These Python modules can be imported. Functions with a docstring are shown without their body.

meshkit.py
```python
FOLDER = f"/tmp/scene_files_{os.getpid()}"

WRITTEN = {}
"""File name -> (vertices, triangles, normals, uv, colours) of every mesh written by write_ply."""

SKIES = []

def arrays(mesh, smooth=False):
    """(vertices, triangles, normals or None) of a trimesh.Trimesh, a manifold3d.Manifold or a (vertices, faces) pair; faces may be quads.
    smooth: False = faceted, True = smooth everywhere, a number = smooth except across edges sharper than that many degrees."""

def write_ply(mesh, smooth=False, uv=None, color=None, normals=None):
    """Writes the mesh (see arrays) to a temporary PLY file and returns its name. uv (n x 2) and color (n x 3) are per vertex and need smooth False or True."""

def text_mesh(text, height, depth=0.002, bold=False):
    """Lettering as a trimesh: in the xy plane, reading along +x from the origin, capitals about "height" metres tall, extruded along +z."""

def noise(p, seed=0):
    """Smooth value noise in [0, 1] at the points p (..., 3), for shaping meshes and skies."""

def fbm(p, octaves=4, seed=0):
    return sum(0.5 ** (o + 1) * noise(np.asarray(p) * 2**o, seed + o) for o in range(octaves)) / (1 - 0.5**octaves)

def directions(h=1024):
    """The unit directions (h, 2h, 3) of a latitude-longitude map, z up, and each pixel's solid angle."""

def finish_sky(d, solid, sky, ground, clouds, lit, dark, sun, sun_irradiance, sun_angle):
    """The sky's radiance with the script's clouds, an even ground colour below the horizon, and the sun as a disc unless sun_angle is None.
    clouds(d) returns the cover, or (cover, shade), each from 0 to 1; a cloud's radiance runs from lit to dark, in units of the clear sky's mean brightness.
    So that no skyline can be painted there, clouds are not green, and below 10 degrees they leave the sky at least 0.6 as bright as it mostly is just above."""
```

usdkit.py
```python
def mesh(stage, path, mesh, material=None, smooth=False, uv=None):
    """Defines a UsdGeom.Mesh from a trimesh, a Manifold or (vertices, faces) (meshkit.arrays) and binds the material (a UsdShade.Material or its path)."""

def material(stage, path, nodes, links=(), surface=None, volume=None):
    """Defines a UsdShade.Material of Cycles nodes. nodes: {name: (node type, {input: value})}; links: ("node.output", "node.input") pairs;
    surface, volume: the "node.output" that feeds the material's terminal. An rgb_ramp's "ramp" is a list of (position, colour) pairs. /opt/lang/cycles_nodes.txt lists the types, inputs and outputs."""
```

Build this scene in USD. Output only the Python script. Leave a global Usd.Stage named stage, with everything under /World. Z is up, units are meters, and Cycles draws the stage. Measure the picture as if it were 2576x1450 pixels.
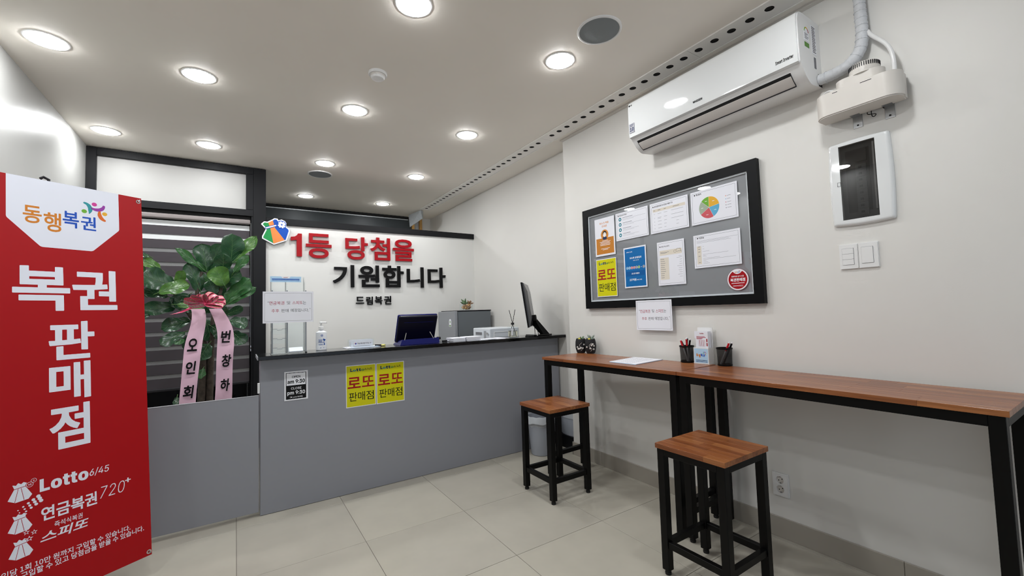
import glob, math, random
import numpy as np
import trimesh, manifold3d, shapely
from shapely import affinity
from shapely.geometry import Polygon, box as sbox, Point, LineString
from shapely.ops import unary_union
import meshkit, usdkit
from pxr import Usd, UsdGeom, UsdLux, UsdShade, Gf, Sdf, Vt

stage = Usd.Stage.CreateInMemory()
UsdGeom.SetStageUpAxis(stage, UsdGeom.Tokens.z)
UsdGeom.SetStageMetersPerUnit(stage, 1.0)
UsdGeom.Xform.Define(stage, '/World')
UsdGeom.Scope.Define(stage, '/World/Looks')
random.seed(7)
rng = np.random.default_rng(11)

# ------------------------------------------------------------------ camera, light, exposure
YAW, PITCH, ROLL = 0.576295711, 0.0539416837, -0.0305693055
FOCAL_PX, EYE = 1071.025, (0.0, 0.0, 1.24538)
EXPOSURE = 0.90
LAMP = 62.0          # radiance of a downlight's lens
LAMP_COLOR = (0.965, 0.985, 1.0)
SKY_FILL = 0.22           # added fill light, let in through the unseen shop front behind the viewpoint


def camera():
    fw = np.array([math.sin(YAW) * math.cos(PITCH), math.cos(YAW) * math.cos(PITCH), math.sin(PITCH)])
    r = np.array([math.cos(YAW), -math.sin(YAW), 0])
    u = np.cross(r, fw)
    r2, u2 = math.cos(ROLL) * r + math.sin(ROLL) * u, -math.sin(ROLL) * r + math.cos(ROLL) * u
    m = Gf.Matrix4d(*r2, 0, *u2, 0, *(-fw), 0, *EYE, 1)
    c = UsdGeom.Camera.Define(stage, '/World/camera')
    c.AddTransformOp().Set(m)
    c.CreateHorizontalApertureAttr(36.0)
    c.CreateVerticalApertureAttr(36.0 * 1450 / 2576)
    c.CreateFocalLengthAttr(36.0 * FOCAL_PX / 2576)
    c.CreateClippingRangeAttr(Gf.Vec2f(0.02, 100))
    c.CreateExposureAttr(EXPOSURE)


camera()
dome = UsdLux.DomeLight.Define(stage, '/World/sky_fill_light')
dome.CreateIntensityAttr(SKY_FILL)
dome.CreateColorAttr(Gf.Vec3f(0.75, 0.85, 1.0))

# ------------------------------------------------------------------ materials
def lin(c):
    c = np.array(c, float) / 255.0
    return tuple(np.where(c <= 0.04045, c / 12.92, ((c + 0.055) / 1.055) ** 2.4))


M = {}


def mat(name, rgb, rough=0.5, metallic=0.0, bump=0.0, bscale=200.0, mottle=0.0, mscale=3.0, **extra):
    """principled paint; mottle = slight cloudiness of tone, bump = fine relief"""
    nodes = {'p': ('principled_bsdf', {'base_color': lin(rgb), 'roughness': rough, 'metallic': metallic, **extra})}
    links = []
    if bump or mottle:
        nodes['g'] = ('geometry', {})
    if mottle:
        nodes['n'] = ('noise_texture', {'scale': mscale, 'detail': 5.0, 'roughness': 0.6})
        c = np.array(lin(rgb))
        nodes['r'] = ('rgb_ramp', {'ramp': [(0.3, tuple(c * (1 - mottle))), (0.7, tuple(np.minimum(c * (1 + mottle), 1)))]})
        links += [('g.position', 'n.vector'), ('n.fac', 'r.fac'), ('r.color', 'p.base_color')]
    if bump:
        nodes['bn'] = ('noise_texture', {'scale': bscale, 'detail': 3.0})
        nodes['b'] = ('bump', {'strength': bump, 'distance': 0.002})
        links += [('g.position', 'bn.vector'), ('bn.fac', 'b.height'), ('b.normal', 'p.normal')]
    M[name] = usdkit.material(stage, '/World/Looks/' + name, nodes, links, surface='p.BSDF')
    return M[name]


def glass_pane(name, tint=(1, 1, 1), ior=1.5, rough=0.0, floor_reflect=0.0):
    nodes = {'t': ('transparent_bsdf', {'color': tint}), 'g': ('glossy_bsdf', {'color': (1, 1, 1), 'roughness': rough}),
             'f': ('fresnel', {'IOR': ior}), 'gm': ('geometry', {}), 'inv': ('math', {'math_type': 'subtract', 'value1': 1.0}),
             'mul': ('math', {'math_type': 'multiply'}), 'm': ('mix_closure', {})}       # the outer face mirrors, the inner face only lets pass
    M[name] = usdkit.material(stage, '/World/Looks/' + name, nodes, [('gm.backfacing', 'inv.value2'), ('f.fac', 'mul.value1'), ('inv.value', 'mul.value2'), ('mul.value', 'm.fac'), ('t.BSDF', 'm.closure1'), ('g.BSDF', 'm.closure2')], surface='m.closure')


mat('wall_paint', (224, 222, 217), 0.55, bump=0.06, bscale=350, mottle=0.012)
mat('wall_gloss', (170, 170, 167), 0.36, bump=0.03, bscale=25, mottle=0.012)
mat('ceiling_paint', (238, 232, 222), 0.65, bump=0.05, bscale=300, mottle=0.01)
mat('grout', (112, 106, 98), 0.85)
for k, c in enumerate([(181, 176, 163), (184, 179, 166), (178, 173, 161)]):
    mat('floor_tile_%d' % k, c, 0.30, mottle=0.045, mscale=4.5, bump=0.02, bscale=30)
mat('base_tile', (164, 158, 147), 0.35, mottle=0.03, mscale=5)
mat('black_paint', (11, 12, 16), 0.5, bump=0.04, bscale=160, specular_ior_level=0.3)
mat('black_steel', (5, 5, 5), 0.42, bump=0.03, bscale=300, specular_ior_level=0.18)
mat('black_rubber', (16, 16, 16), 0.7)
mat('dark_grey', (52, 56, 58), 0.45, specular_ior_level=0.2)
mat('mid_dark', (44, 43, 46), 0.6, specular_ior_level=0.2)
mat('grey_laminate', (142, 144, 151), 0.42, mottle=0.01, mscale=40)
mat('grey_edge', (150, 151, 156), 0.5)
mat('black_slab', (8, 8, 9), 0.12, mottle=0.2, mscale=90, specular_ior_level=0.3)
mat('white_panel', (228, 227, 223), 0.5)
mat('transom_white', (180, 179, 176), 0.5)
mat('white_plastic', (232, 232, 231), 0.28)
mat('gloss_white', (226, 228, 228), 0.06, coat_weight=0.4, coat_roughness=0.02)
mat('warm_plastic', (214, 209, 202), 0.4)
mat('flap_plastic', (212, 207, 202), 0.4)
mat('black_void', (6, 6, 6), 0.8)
mat('paper', (232, 233, 240), 0.75)
mat('paper_gloss', (236, 237, 242), 0.35)
mat('ink_black', (12, 12, 13), 0.5, specular_ior_level=0.2)
mat('ink_grey', (120, 120, 124), 0.6, specular_ior_level=0.2)
mat('ink_light', (178, 178, 184), 0.6, specular_ior_level=0.2)
mat('ink_red', (158, 28, 30), 0.5, specular_ior_level=0.2)
mat('ink_rose', (176, 92, 104), 0.6, specular_ior_level=0.2)
mat('ink_orange', (206, 133, 52), 0.5, specular_ior_level=0.2)
mat('ink_blue', (30, 80, 165), 0.5, specular_ior_level=0.2)
mat('ink_navy', (30, 52, 92), 0.5, specular_ior_level=0.2)
mat('ink_teal', (52, 132, 148), 0.5, specular_ior_level=0.2)
mat('ink_green', (92, 140, 62), 0.5, specular_ior_level=0.2)
mat('ink_beige', (222, 214, 200), 0.7, specular_ior_level=0.2)
mat('ink_white', (236, 236, 240), 0.5)
mat('poster_yellow', (210, 206, 24), 0.28, specular_ior_level=0.2)
mat('poster_blue', (16, 104, 170), 0.4, specular_ior_level=0.2)
mat('poster_blue_band', (12, 88, 152), 0.4, specular_ior_level=0.2)
mat('poster_orange', (196, 126, 46), 0.4, specular_ior_level=0.2)
mat('sky_print', (178, 212, 238), 0.4)
mat('lemon', (226, 218, 120), 0.5)
mat('sign_red', (164, 14, 26), 0.35, specular_ior_level=0.2)
mat('sign_black', (9, 9, 10), 0.35, specular_ior_level=0.2)
mat('banner_red', (166, 12, 20), 0.42, bump=0.03, bscale=500, specular_ior_level=0.2)
mat('banner_white', (226, 229, 240), 0.42, bump=0.03, bscale=500, specular_ior_level=0.2)
mat('logo_purple', (150, 62, 160), 0.45, specular_ior_level=0.2)
mat('logo_pink', (204, 66, 150), 0.45, specular_ior_level=0.2)
mat('logo_yellow', (226, 172, 56), 0.45, specular_ior_level=0.2)
mat('logo_orange', (216, 106, 44), 0.45, specular_ior_level=0.2)
mat('logo_teal', (52, 148, 156), 0.45, specular_ior_level=0.2)
mat('logo_green', (112, 172, 58), 0.45, specular_ior_level=0.2)
mat('logo_amber', (206, 126, 44), 0.45, specular_ior_level=0.2)
mat('logo_blue', (34, 82, 182), 0.45, specular_ior_level=0.2)
mat('steel', (170, 172, 174), 0.3, metallic=1.0)
mat('chrome', (220, 220, 222), 0.1, metallic=1.0)
mat('galvanised', (178, 182, 184), 0.45, metallic=0.25, mottle=0.1, mscale=30)
mat('raw_wood', (196, 150, 84), 0.7, mottle=0.1, mscale=40)
mat('vent_metal', (238, 235, 230), 0.4)
mat('speaker_mesh', (128, 134, 136), 0.7, bump=0.5, bscale=900)
mat('wrap_tape', (205, 207, 210), 0.6, bump=0.3, bscale=120, mottle=0.05, mscale=60)
mat('board_grey', (134, 137, 141), 0.45)
mat('clear_lip', (214, 220, 224), 0.15)
mat('frame_black', (6, 7, 9), 0.42, bump=0.05, bscale=300, specular_ior_level=0.15)
mat('leaf_back', (70, 108, 48), 0.45)
mat('bark', (74, 66, 56), 0.9, bump=0.8, bscale=60, mottle=0.3, mscale=40)
mat('pot_grey', (96, 96, 98), 0.7)
mat('soil', (52, 40, 30), 0.95, bump=0.6, bscale=200)
mat('ribbon_pink', (236, 196, 214), 0.35)
mat('bow_pink', (244, 92, 134), 0.3)
M['bow_print'] = usdkit.material(stage, '/World/Looks/bow_print', {'g': ('geometry', {}), 'n': ('noise_texture', {'scale': 95.0, 'detail': 2.0}),
    'r': ('rgb_ramp', {'ramp': [(0.34, lin((150, 60, 120))), (0.43, lin((232, 200, 196))), (0.52, lin((226, 120, 140))), (0.60, lin((150, 150, 70))), (0.68, lin((240, 214, 206)))]}), 'p': ('principled_bsdf', {'roughness': 0.3})},
    [('g.position', 'n.vector'), ('n.fac', 'r.fac'), ('r.color', 'p.base_color')], surface='p.BSDF')
mat('blind_dark', (74, 69, 73), 0.75, bump=0.1, bscale=700, specular_ior_level=0.2)
mat('blind_light', (222, 224, 224), 0.7)
mat('blind_rail', (132, 124, 122), 0.4)
mat('fridge_door', (150, 153, 158), 0.4, metallic=0.2)
mat('fridge_side', (100, 106, 110), 0.5)
mat('safe_white', (214, 219, 224), 0.4)
mat('pos_blue', (22, 26, 92), 0.25, specular_ior_level=0.2)
mat('pos_dark', (7, 7, 28), 0.35, specular_ior_level=0.2)
mat('bin_grey', (160, 165, 174), 0.45)
mat('bag_film', (222, 226, 230), 0.3, transmission_weight=0.4, ior=1.2)
mat('sanitiser', (238, 240, 244), 0.25)
mat('ceramic_black', (38, 38, 40), 0.55, specular_ior_level=0.2)
mat('ceramic_print', (216, 214, 210), 0.6)
mat('succulent', (98, 126, 88), 0.5)
mat('succulent_pale', (132, 146, 132), 0.5)
mat('succulent_brown', (146, 116, 90), 0.6)
mat('pebble', (186, 148, 110), 0.8, mottle=0.3, mscale=150)
mat('tag_yellow', (222, 212, 92), 0.5)
mat('pen_red', (190, 28, 40), 0.3, specular_ior_level=0.2)
mat('pen_black', (18, 18, 24), 0.3, specular_ior_level=0.2)
mat('pen_clear', (220, 222, 224), 0.2)
mat('breaker_grey', (92, 94, 96), 0.5)
mat('breaker_dark', (40, 36, 36), 0.5)
mat('bag_green', (40, 142, 76), 0.3, mottle=0.12, mscale=6, specular_ior_level=0.2)
mat('bag_orange', (232, 138, 74), 0.3, mottle=0.06, mscale=6, specular_ior_level=0.2)
mat('bag_blue', (20, 80, 182), 0.3, mottle=0.1, mscale=6, specular_ior_level=0.2)
mat('acrylic', (240, 246, 248), 0.02, transmission_weight=1.0, ior=1.12)
mat('oil', (232, 230, 214), 0.02, transmission_weight=1.0, ior=1.3)
mat('acrylic_edge', (150, 156, 162), 0.2, transmission_weight=0.5, ior=1.3)
mat('silver_plastic', (170, 172, 176), 0.35, metallic=0.5)
glass_pane('board_glass', (1, 1, 1), 1.6)
glass_pane('clear_sheet', (0.97, 0.985, 0.985), 1.35)
glass_pane('smoked_glass', (0.62, 0.61, 0.60), 1.5)
glass_pane('dark_glass', (0.25, 0.26, 0.27), 1.5)
usdkit.material(stage, '/World/Looks/lamp_lens', {'e': ('emission', {'color': LAMP_COLOR, 'strength': LAMP})}, [], surface='e.emission')
M['lamp_lens'] = UsdShade.Material.Get(stage, '/World/Looks/lamp_lens')
M['blind_sheer'] = usdkit.material(stage, '/World/Looks/blind_sheer',
    {'t': ('transparent_bsdf', {'color': (0.8, 0.8, 0.8)}), 'd': ('diffuse_bsdf', {'color': lin((196, 196, 196))}), 'm': ('mix_closure', {'fac': 0.33})},
    [('t.BSDF', 'm.closure1'), ('d.BSDF', 'm.closure2')], surface='m.closure')
M['mesh_wire'] = usdkit.material(stage, '/World/Looks/mesh_wire',
    {'t': ('transparent_bsdf', {'color': (1, 1, 1)}), 'd': ('principled_bsdf', {'base_color': (0.006, 0.006, 0.006), 'roughness': 0.4}), 'm': ('mix_closure', {'fac': 0.48})},
    [('t.BSDF', 'm.closure1'), ('d.BSDF', 'm.closure2')], surface='m.closure')


def wood(name, dark, light, shift):
    nodes = {'g': ('geometry', {}), 'mp': ('mapping', {'location': (shift, shift * 1.7, 0), 'scale': (55, 3.2, 55)}),
             'n': ('noise_texture', {'scale': 1.0, 'detail': 6.0, 'roughness': 0.62, 'distortion': 0.6}),
             'r': ('rgb_ramp', {'ramp': [(0.28, lin(dark)), (0.72, lin(light))]}),
             'p': ('principled_bsdf', {'roughness': 0.3, 'specular_ior_level': 0.35, 'coat_weight': 0.1, 'coat_roughness': 0.12})}
    M[name] = usdkit.material(stage, '/World/Looks/' + name, nodes,
        [('g.position', 'mp.vector'), ('mp.vector', 'n.vector'), ('n.fac', 'r.fac'), ('r.color', 'p.base_color')], surface='p.BSDF')


WOODS = ['wood_a', 'wood_b', 'wood_c', 'wood_d', 'wood_e']
wood('wood_a', (116, 66, 36), (162, 100, 58), 1)
wood('wood_b', (102, 56, 31), (146, 86, 48), 5)
wood('wood_c', (128, 76, 42), (174, 113, 67), 9)
wood('wood_d', (108, 60, 33), (154, 92, 53), 13)
wood('wood_e', (120, 69, 38), (166, 104, 61), 17)


def leafmat(name, dark, light):
    nodes = {'g': ('geometry', {}), 'n': ('noise_texture', {'scale': 22.0, 'detail': 3.0}), 'r': ('rgb_ramp', {'ramp': [(0.3, lin(dark)), (0.75, lin(light))]}),
             'p': ('principled_bsdf', {'roughness': 0.26}), 't': ('translucent_bsdf', {'color': lin(light)}), 'm': ('mix_closure', {'fac': 0.15})}
    M[name] = usdkit.material(stage, '/World/Looks/' + name, nodes, [('g.position', 'n.vector'), ('n.fac', 'r.fac'), ('r.color', 'p.base_color'),
        ('p.BSDF', 'm.closure1'), ('t.BSDF', 'm.closure2')], surface='m.closure')


leafmat('leaf_dark', (28, 62, 40), (48, 88, 56))
leafmat('leaf_mid', (36, 84, 44), (64, 112, 60))
leafmat('leaf_light', (62, 108, 46), (98, 142, 64))
mat('leaf_vein', (92, 128, 82), 0.4)

# ------------------------------------------------------------------ prims
USED = {}


def numbered(parent, name):
    k = (parent, name)
    n = USED.get(k, 0)
    USED[k] = n + 1
    return name if n == 0 else '%s_%03d' % (name, n)


def tag(prim, label=None, cat=None, group=None, kind=None):
    for k, v in (('label', label), ('category', cat), ('group', group), ('kind', kind)):
        if v:
            prim.SetCustomDataByKey(k, v)


class Node:
    """A thing (Xform under /World), or a part that holds sub-parts. Meshes are given in world metres unless local=True."""
    def __init__(self, path, inv):
        self.path, self.inv = path, inv
        self.prim = stage.GetPrimAtPath(path)

    def part(self, name, mesh, material, smooth=False, local=False, label=None, kind=None):
        p = self.path + '/' + numbered(self.path, name)
        mesh = as_tm(mesh)
        if not local:
            mesh = mesh.copy()
            mesh.apply_transform(self.inv)
        m = usdkit.mesh(stage, p, mesh, M[material], smooth=smooth)
        tag(m.GetPrim(), label, kind=kind)
        return Node(p, self.inv)


def thing(name, label, cat, loc=(0, 0, 0), rotz=0.0, group=None, kind=None):
    p = '/World/' + numbered('/World', name)
    x = UsdGeom.Xform.Define(stage, p)
    x.AddTranslateOp().Set(Gf.Vec3d(*map(float, loc)))
    x.AddRotateZOp().Set(math.degrees(rotz))
    tag(x.GetPrim(), label, cat, group, kind)
    t = np.eye(4)
    t[:3, 3] = loc
    return Node(p, np.linalg.inv(t @ trimesh.transformations.rotation_matrix(rotz, (0, 0, 1))))


def single(name, mesh, material, label=None, cat=None, group=None, kind=None, smooth=False):
    p = '/World/' + numbered('/World', name)
    m = usdkit.mesh(stage, p, as_tm(mesh), M[material], smooth=smooth)
    tag(m.GetPrim(), label, cat, group, kind)
    return Node(p, np.eye(4))


def dup(node, name, loc, rotz, label, cat, group=None):
    p = '/World/' + numbered('/World', name)
    x = UsdGeom.Xform.Define(stage, p)
    x.GetPrim().GetReferences().AddInternalReference(node.path)
    x.GetPrim().SetInstanceable(True)
    x.ClearXformOpOrder()
    x.AddTranslateOp().Set(Gf.Vec3d(*map(float, loc)))
    x.AddRotateZOp().Set(math.degrees(rotz))
    tag(x.GetPrim(), label, cat, group)
    return x.GetPrim()


# ------------------------------------------------------------------ shapes
def as_tm(m):
    if isinstance(m, (list, tuple)) and not isinstance(m[0], np.ndarray):
        return trimesh.util.concatenate([as_tm(x) for x in m])
    if hasattr(m, 'to_mesh'):
        q = m.to_mesh()
        return trimesh.Trimesh(q.vert_properties[:, :3], q.tri_verts, process=False)
    return m


def hull(pts):
    return as_tm(manifold3d.Manifold.hull_points(np.asarray(pts, float)))


def bx(x0, x1, y0, y1, z0, z1, b=0.0):
    """box, its edges chamfered by b"""
    if x0 > x1: x0, x1 = x1, x0
    if y0 > y1: y0, y1 = y1, y0
    if z0 > z1: z0, z1 = z1, z0
    if b <= 0:
        m = trimesh.creation.box((x1 - x0, y1 - y0, z1 - z0))
        m.apply_translation(((x0 + x1) / 2, (y0 + y1) / 2, (z0 + z1) / 2))
        return m
    b = min(b, 0.45 * min(x1 - x0, y1 - y0, z1 - z0))
    pts = []
    for x, sx in ((x0, 1), (x1, -1)):
        for y, sy in ((y0, 1), (y1, -1)):
            for z, sz in ((z0, 1), (z1, -1)):
                pts += [(x, y + sy * b, z + sz * b), (x + sx * b, y, z + sz * b), (x + sx * b, y + sy * b, z)]
    return hull(pts)


def rbx(x0, x1, y0, y1, z0, z1, r, n=3):
    """box with rounded edges"""
    pts = []
    dirs = [(math.cos(a) * math.cos(e), math.sin(a) * math.cos(e), math.sin(e)) for e in np.linspace(-math.pi / 2, math.pi / 2, 2 * n + 1) for a in np.linspace(0, 2 * math.pi, 4 * n, endpoint=False)]
    for x in (x0 + r, x1 - r):
        for y in (y0 + r, y1 - r):
            for z in (z0 + r, z1 - r):
                pts += [(x + r * d[0], y + r * d[1], z + r * d[2]) for d in dirs]
    return hull(pts)


def cyl(r, z0, z1, c=(0, 0), n=32, r2=None):
    return lathe([(0, z0), (r, z0), (r if r2 is None else r2, z1), (0, z1)], c, n)


def lathe(profile, c=(0, 0), n=40, z=0.0):
    pr = np.asarray(profile, float)
    a = np.linspace(0, 2 * math.pi, n, endpoint=False)
    v = np.stack([np.outer(pr[:, 0], np.cos(a)) + c[0], np.outer(pr[:, 0], np.sin(a)) + c[1], np.repeat(pr[:, 1][:, None] + z, n, 1)], -1).reshape(-1, 3)
    f = []
    for i in range(len(pr) - 1):
        for j in range(n):
            k = (j + 1) % n
            p, q, r_, s = i * n + j, i * n + k, (i + 1) * n + k, (i + 1) * n + j
            if pr[i, 0] > 1e-9: f.append((p, q, r_))
            if pr[i + 1, 0] > 1e-9: f.append((p, r_, s))
    m = trimesh.Trimesh(v, np.array(f), process=False)
    m.merge_vertices()
    m.remove_unreferenced_vertices()
    return m


def tube(pts, r, n=10, closed=False):
    """a round bar along points; r a number or one per point"""
    P = np.asarray(pts, float)
    R = np.full(len(P), r, float) if np.ndim(r) == 0 else np.asarray(r, float)
    T = np.gradient(P, axis=0)
    T /= np.linalg.norm(T, axis=1, keepdims=True)
    u = np.cross(T[0], (0, 0, 1) if abs(T[0][2]) < 0.9 else (1, 0, 0))
    a = np.linspace(0, 2 * math.pi, n, endpoint=False)
    V = []
    for p, t, rr in zip(P, T, R):
        u = u - t * (u @ t)
        u /= np.linalg.norm(u)
        w = np.cross(t, u)
        V.append(p + rr * (np.outer(np.cos(a), u) + np.outer(np.sin(a), w)))
    V = np.array(V).reshape(-1, 3)
    f = []
    for i in range(len(P) - 1):
        for j in range(n):
            k = (j + 1) % n
            f += [(i * n + j, i * n + k, (i + 1) * n + k), (i * n + j, (i + 1) * n + k, (i + 1) * n + j)]
    c0, c1 = len(V), len(V) + 1
    V = np.vstack([V, P[0], P[-1]])
    for j in range(n):
        k = (j + 1) % n
        f += [(c0, k, j), (c1, (len(P) - 1) * n + j, (len(P) - 1) * n + k)]
    return trimesh.Trimesh(V, np.array(f), process=False)


def smooth_path(pts, n=8):
    from scipy.interpolate import CubicSpline
    P = np.asarray(pts, float)
    t = np.r_[0, np.cumsum(np.linalg.norm(np.diff(P, axis=0), axis=1))]
    return CubicSpline(t, P)(np.linspace(0, t[-1], n * (len(P) - 1) + 1))


def extr(poly, h):
    gs = [g for g in getattr(poly, 'geoms', [poly]) if g.area > 1e-10]
    return trimesh.util.concatenate([trimesh.creation.extrude_polygon(g, h, engine='earcut') for g in gs])


class Frame:
    """a flat surface: u to the reader's right, v up, n towards the reader"""
    def __init__(self, o, u, v):
        self.o, self.u, self.v = (np.asarray(x, float) for x in (o, u, v))
        self.n = np.cross(self.u, self.v)

    def solid(self, poly, h0, h1):
        m = extr(poly, h1 - h0)
        t = np.eye(4)
        t[:3, 0], t[:3, 1], t[:3, 2], t[:3, 3] = self.u, self.v, self.n, self.o + self.n * h0
        m.apply_transform(t)
        return m

    def at(self, a, b, h=0.0):
        return self.o + self.u * a + self.v * b + self.n * h


CACHE = {}
FONTS = {}


def font(which, size):
    from PIL import ImageFont
    if (which, size) not in FONTS:
        folder = glob.glob('/opt/blender-*/*/datafiles/fonts')[0]
        if which == 'cjk':
            f = ImageFont.truetype(folder + '/Noto Sans CJK Regular.woff2', size)
        else:
            f = ImageFont.truetype(folder + '/Inter.woff2', size)
            try:
                f.set_variation_by_axes([14, int(which[5:] or 400)])
            except Exception:
                pass
        FONTS[(which, size)] = f
    return FONTS[(which, size)]


def letters(text, which='cjk', size=96, grow=0.0, join=2):
    size = {64: 96, 72: 120, 96: 176, 160: 256}.get(size, size)
    """lettering as a flat shape in font pixels; grow = extra weight in hundredths of the size"""
    key = (text, which, size, grow, join)
    if key in CACHE:
        return CACHE[key]
    from PIL import Image, ImageDraw
    f = font(which, size)
    x0, y0, x1, y1 = f.getbbox(text, anchor='ls')
    im = Image.new('L', (x1 - x0 + 8, y1 - y0 + 8))
    ImageDraw.Draw(im).text((4 - x0, 4 - y0), text, 255, f, anchor='ls')
    on = np.pad(np.asarray(im) > 127, ((0, 0), (1, 1))).astype(np.int8)
    rows, starts = np.nonzero(np.diff(on, axis=1) == 1)
    ends = np.nonzero(np.diff(on, axis=1) == -1)[1]
    shape = shapely.union_all(shapely.box(starts, -rows - 1, ends, -rows)).buffer(0.6, join_style=2).buffer(-0.6, join_style=2).simplify(1.15)
    if grow:
        shape = shape.buffer(grow * size / 100.0, join_style=join, mitre_limit=2.0, quad_segs=4).simplify(0.4)
    CACHE[key] = shape
    return shape


def fit(shape, u0, u1, v0, v1, keep=False):
    a, b, c, d = shape.bounds
    sx, sy = (u1 - u0) / (c - a), (v1 - v0) / (d - b)
    if keep:
        s = min(sx, sy)
        return affinity.translate(affinity.scale(shape, s, s, origin=(a, b)), (u0 + u1) / 2 - s * (c - a) / 2 - a, (v0 + v1) / 2 - s * (d - b) / 2 - b)
    return affinity.translate(affinity.scale(shape, sx, sy, origin=(a, b)), u0 - a, v0 - b)


def rrect(u0, u1, v0, v1, r=0.0):
    if r <= 0:
        return sbox(u0, v0, u1, v1)
    return sbox(u0 + r, v0 + r, u1 - r, v1 - r).buffer(r, quad_segs=5)


def ring(u0, u1, v0, v1, t, r=0.0):
    return rrect(u0, u1, v0, v1, r).difference(rrect(u0 + t, u1 - t, v0 + t, v1 - t, max(r - t, 0)))


def disc(u, v, r, n=10):
    return Point(u, v).buffer(r, quad_segs=n)


def ellipse(u, v, a, b, rot=0):
    return affinity.rotate(affinity.scale(disc(u, v, 1.0), a, b, origin=(u, v)), rot, origin=(u, v))


def stroke(pts, w):
    return LineString(pts).buffer(w, quad_segs=5)


def bars(u0, u1, ys, h, lens=None, align=0.0):
    """rows of print too small to read, as thin lines"""
    out = []
    for i, y in enumerate(ys):
        l = (u1 - u0) * (lens[i % len(lens)] if lens else 1)
        a = u0 + (u1 - u0 - l) * align
        out.append(sbox(a, y - h / 2, a + l, y + h / 2))
    return unary_union(out)


# ================================================================== THE ROOM
XW, XF, XL = 2.445, 2.605, -1.062          # right wall, alcove wall behind the counter, left wall
H, YP, YB, Y0 = 2.75, 4.90, 6.35, -2.2     # ceiling, sign wall, far wall, shop front behind the viewpoint
YE = 2.86                                   # where the right wall ends

fl = thing('floor', 'beige grey polished porcelain tile floor of the shop', 'floor', (0, 0, 0), kind='structure')
fl.part('grout_bed', bx(XL - .1, XF + .1, Y0, YB + .2, -0.05, -0.0016), 'grout')
TX, TY = 0.0079, 3.0902
n = 0
for i in range(-2, 5):
    for j in range(-6, 9):
        a, b = TX + .6 * i, TX + .6 * (i + 1)
        c, d = TY - .6 * (j + 1), TY - .6 * j
        a, b, c, d = max(a, XL - .05), min(b, XF + .05), max(c, Y0), min(d, YB + .1)
        if b - a < .02 or d - c < .02:
            continue
        fl.part('tile', bx(a + .0012, b - .0012, c + .0012, d - .0012, -0.02, 0, 0.0008), 'floor_tile_%d' % (int(rng.integers(3))))

single('ceiling', bx(XL - .1, XF + .1, Y0, YB + .2, H, H + .1), 'ceiling_paint', 'smooth white painted ceiling', kind='structure')
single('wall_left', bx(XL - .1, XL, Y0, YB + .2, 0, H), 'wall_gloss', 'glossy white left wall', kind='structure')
single('wall_right', bx(XW, XF + .1, Y0, YE, 0, H), 'wall_paint', 'off-white right wall carrying the notice board', kind='structure')
single('wall_alcove', bx(XF, XF + .1, YE, YB + .2, 0, H), 'wall_paint', 'off-white side wall behind the counter', kind='structure')
single('wall_front', [bx(XL, XW, Y0 - .1, Y0, 0, .4), bx(XL, XW, Y0 - .1, Y0, 2.3, H), bx(XL, XL + .3, Y0 - .1, Y0, .4, 2.3), bx(XW - .3, XW, Y0 - .1, Y0, .4, 2.3)], 'wall_paint', 'shop front wall behind the viewpoint', kind='structure')
single('wall_back', [bx(2.46, XF + .05, YB, YB + .1, 0, H), bx(XL, .25, YB, YB + .1, 0, H)], 'wall_paint', 'cream back wall beyond the sign wall', kind='structure')

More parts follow.
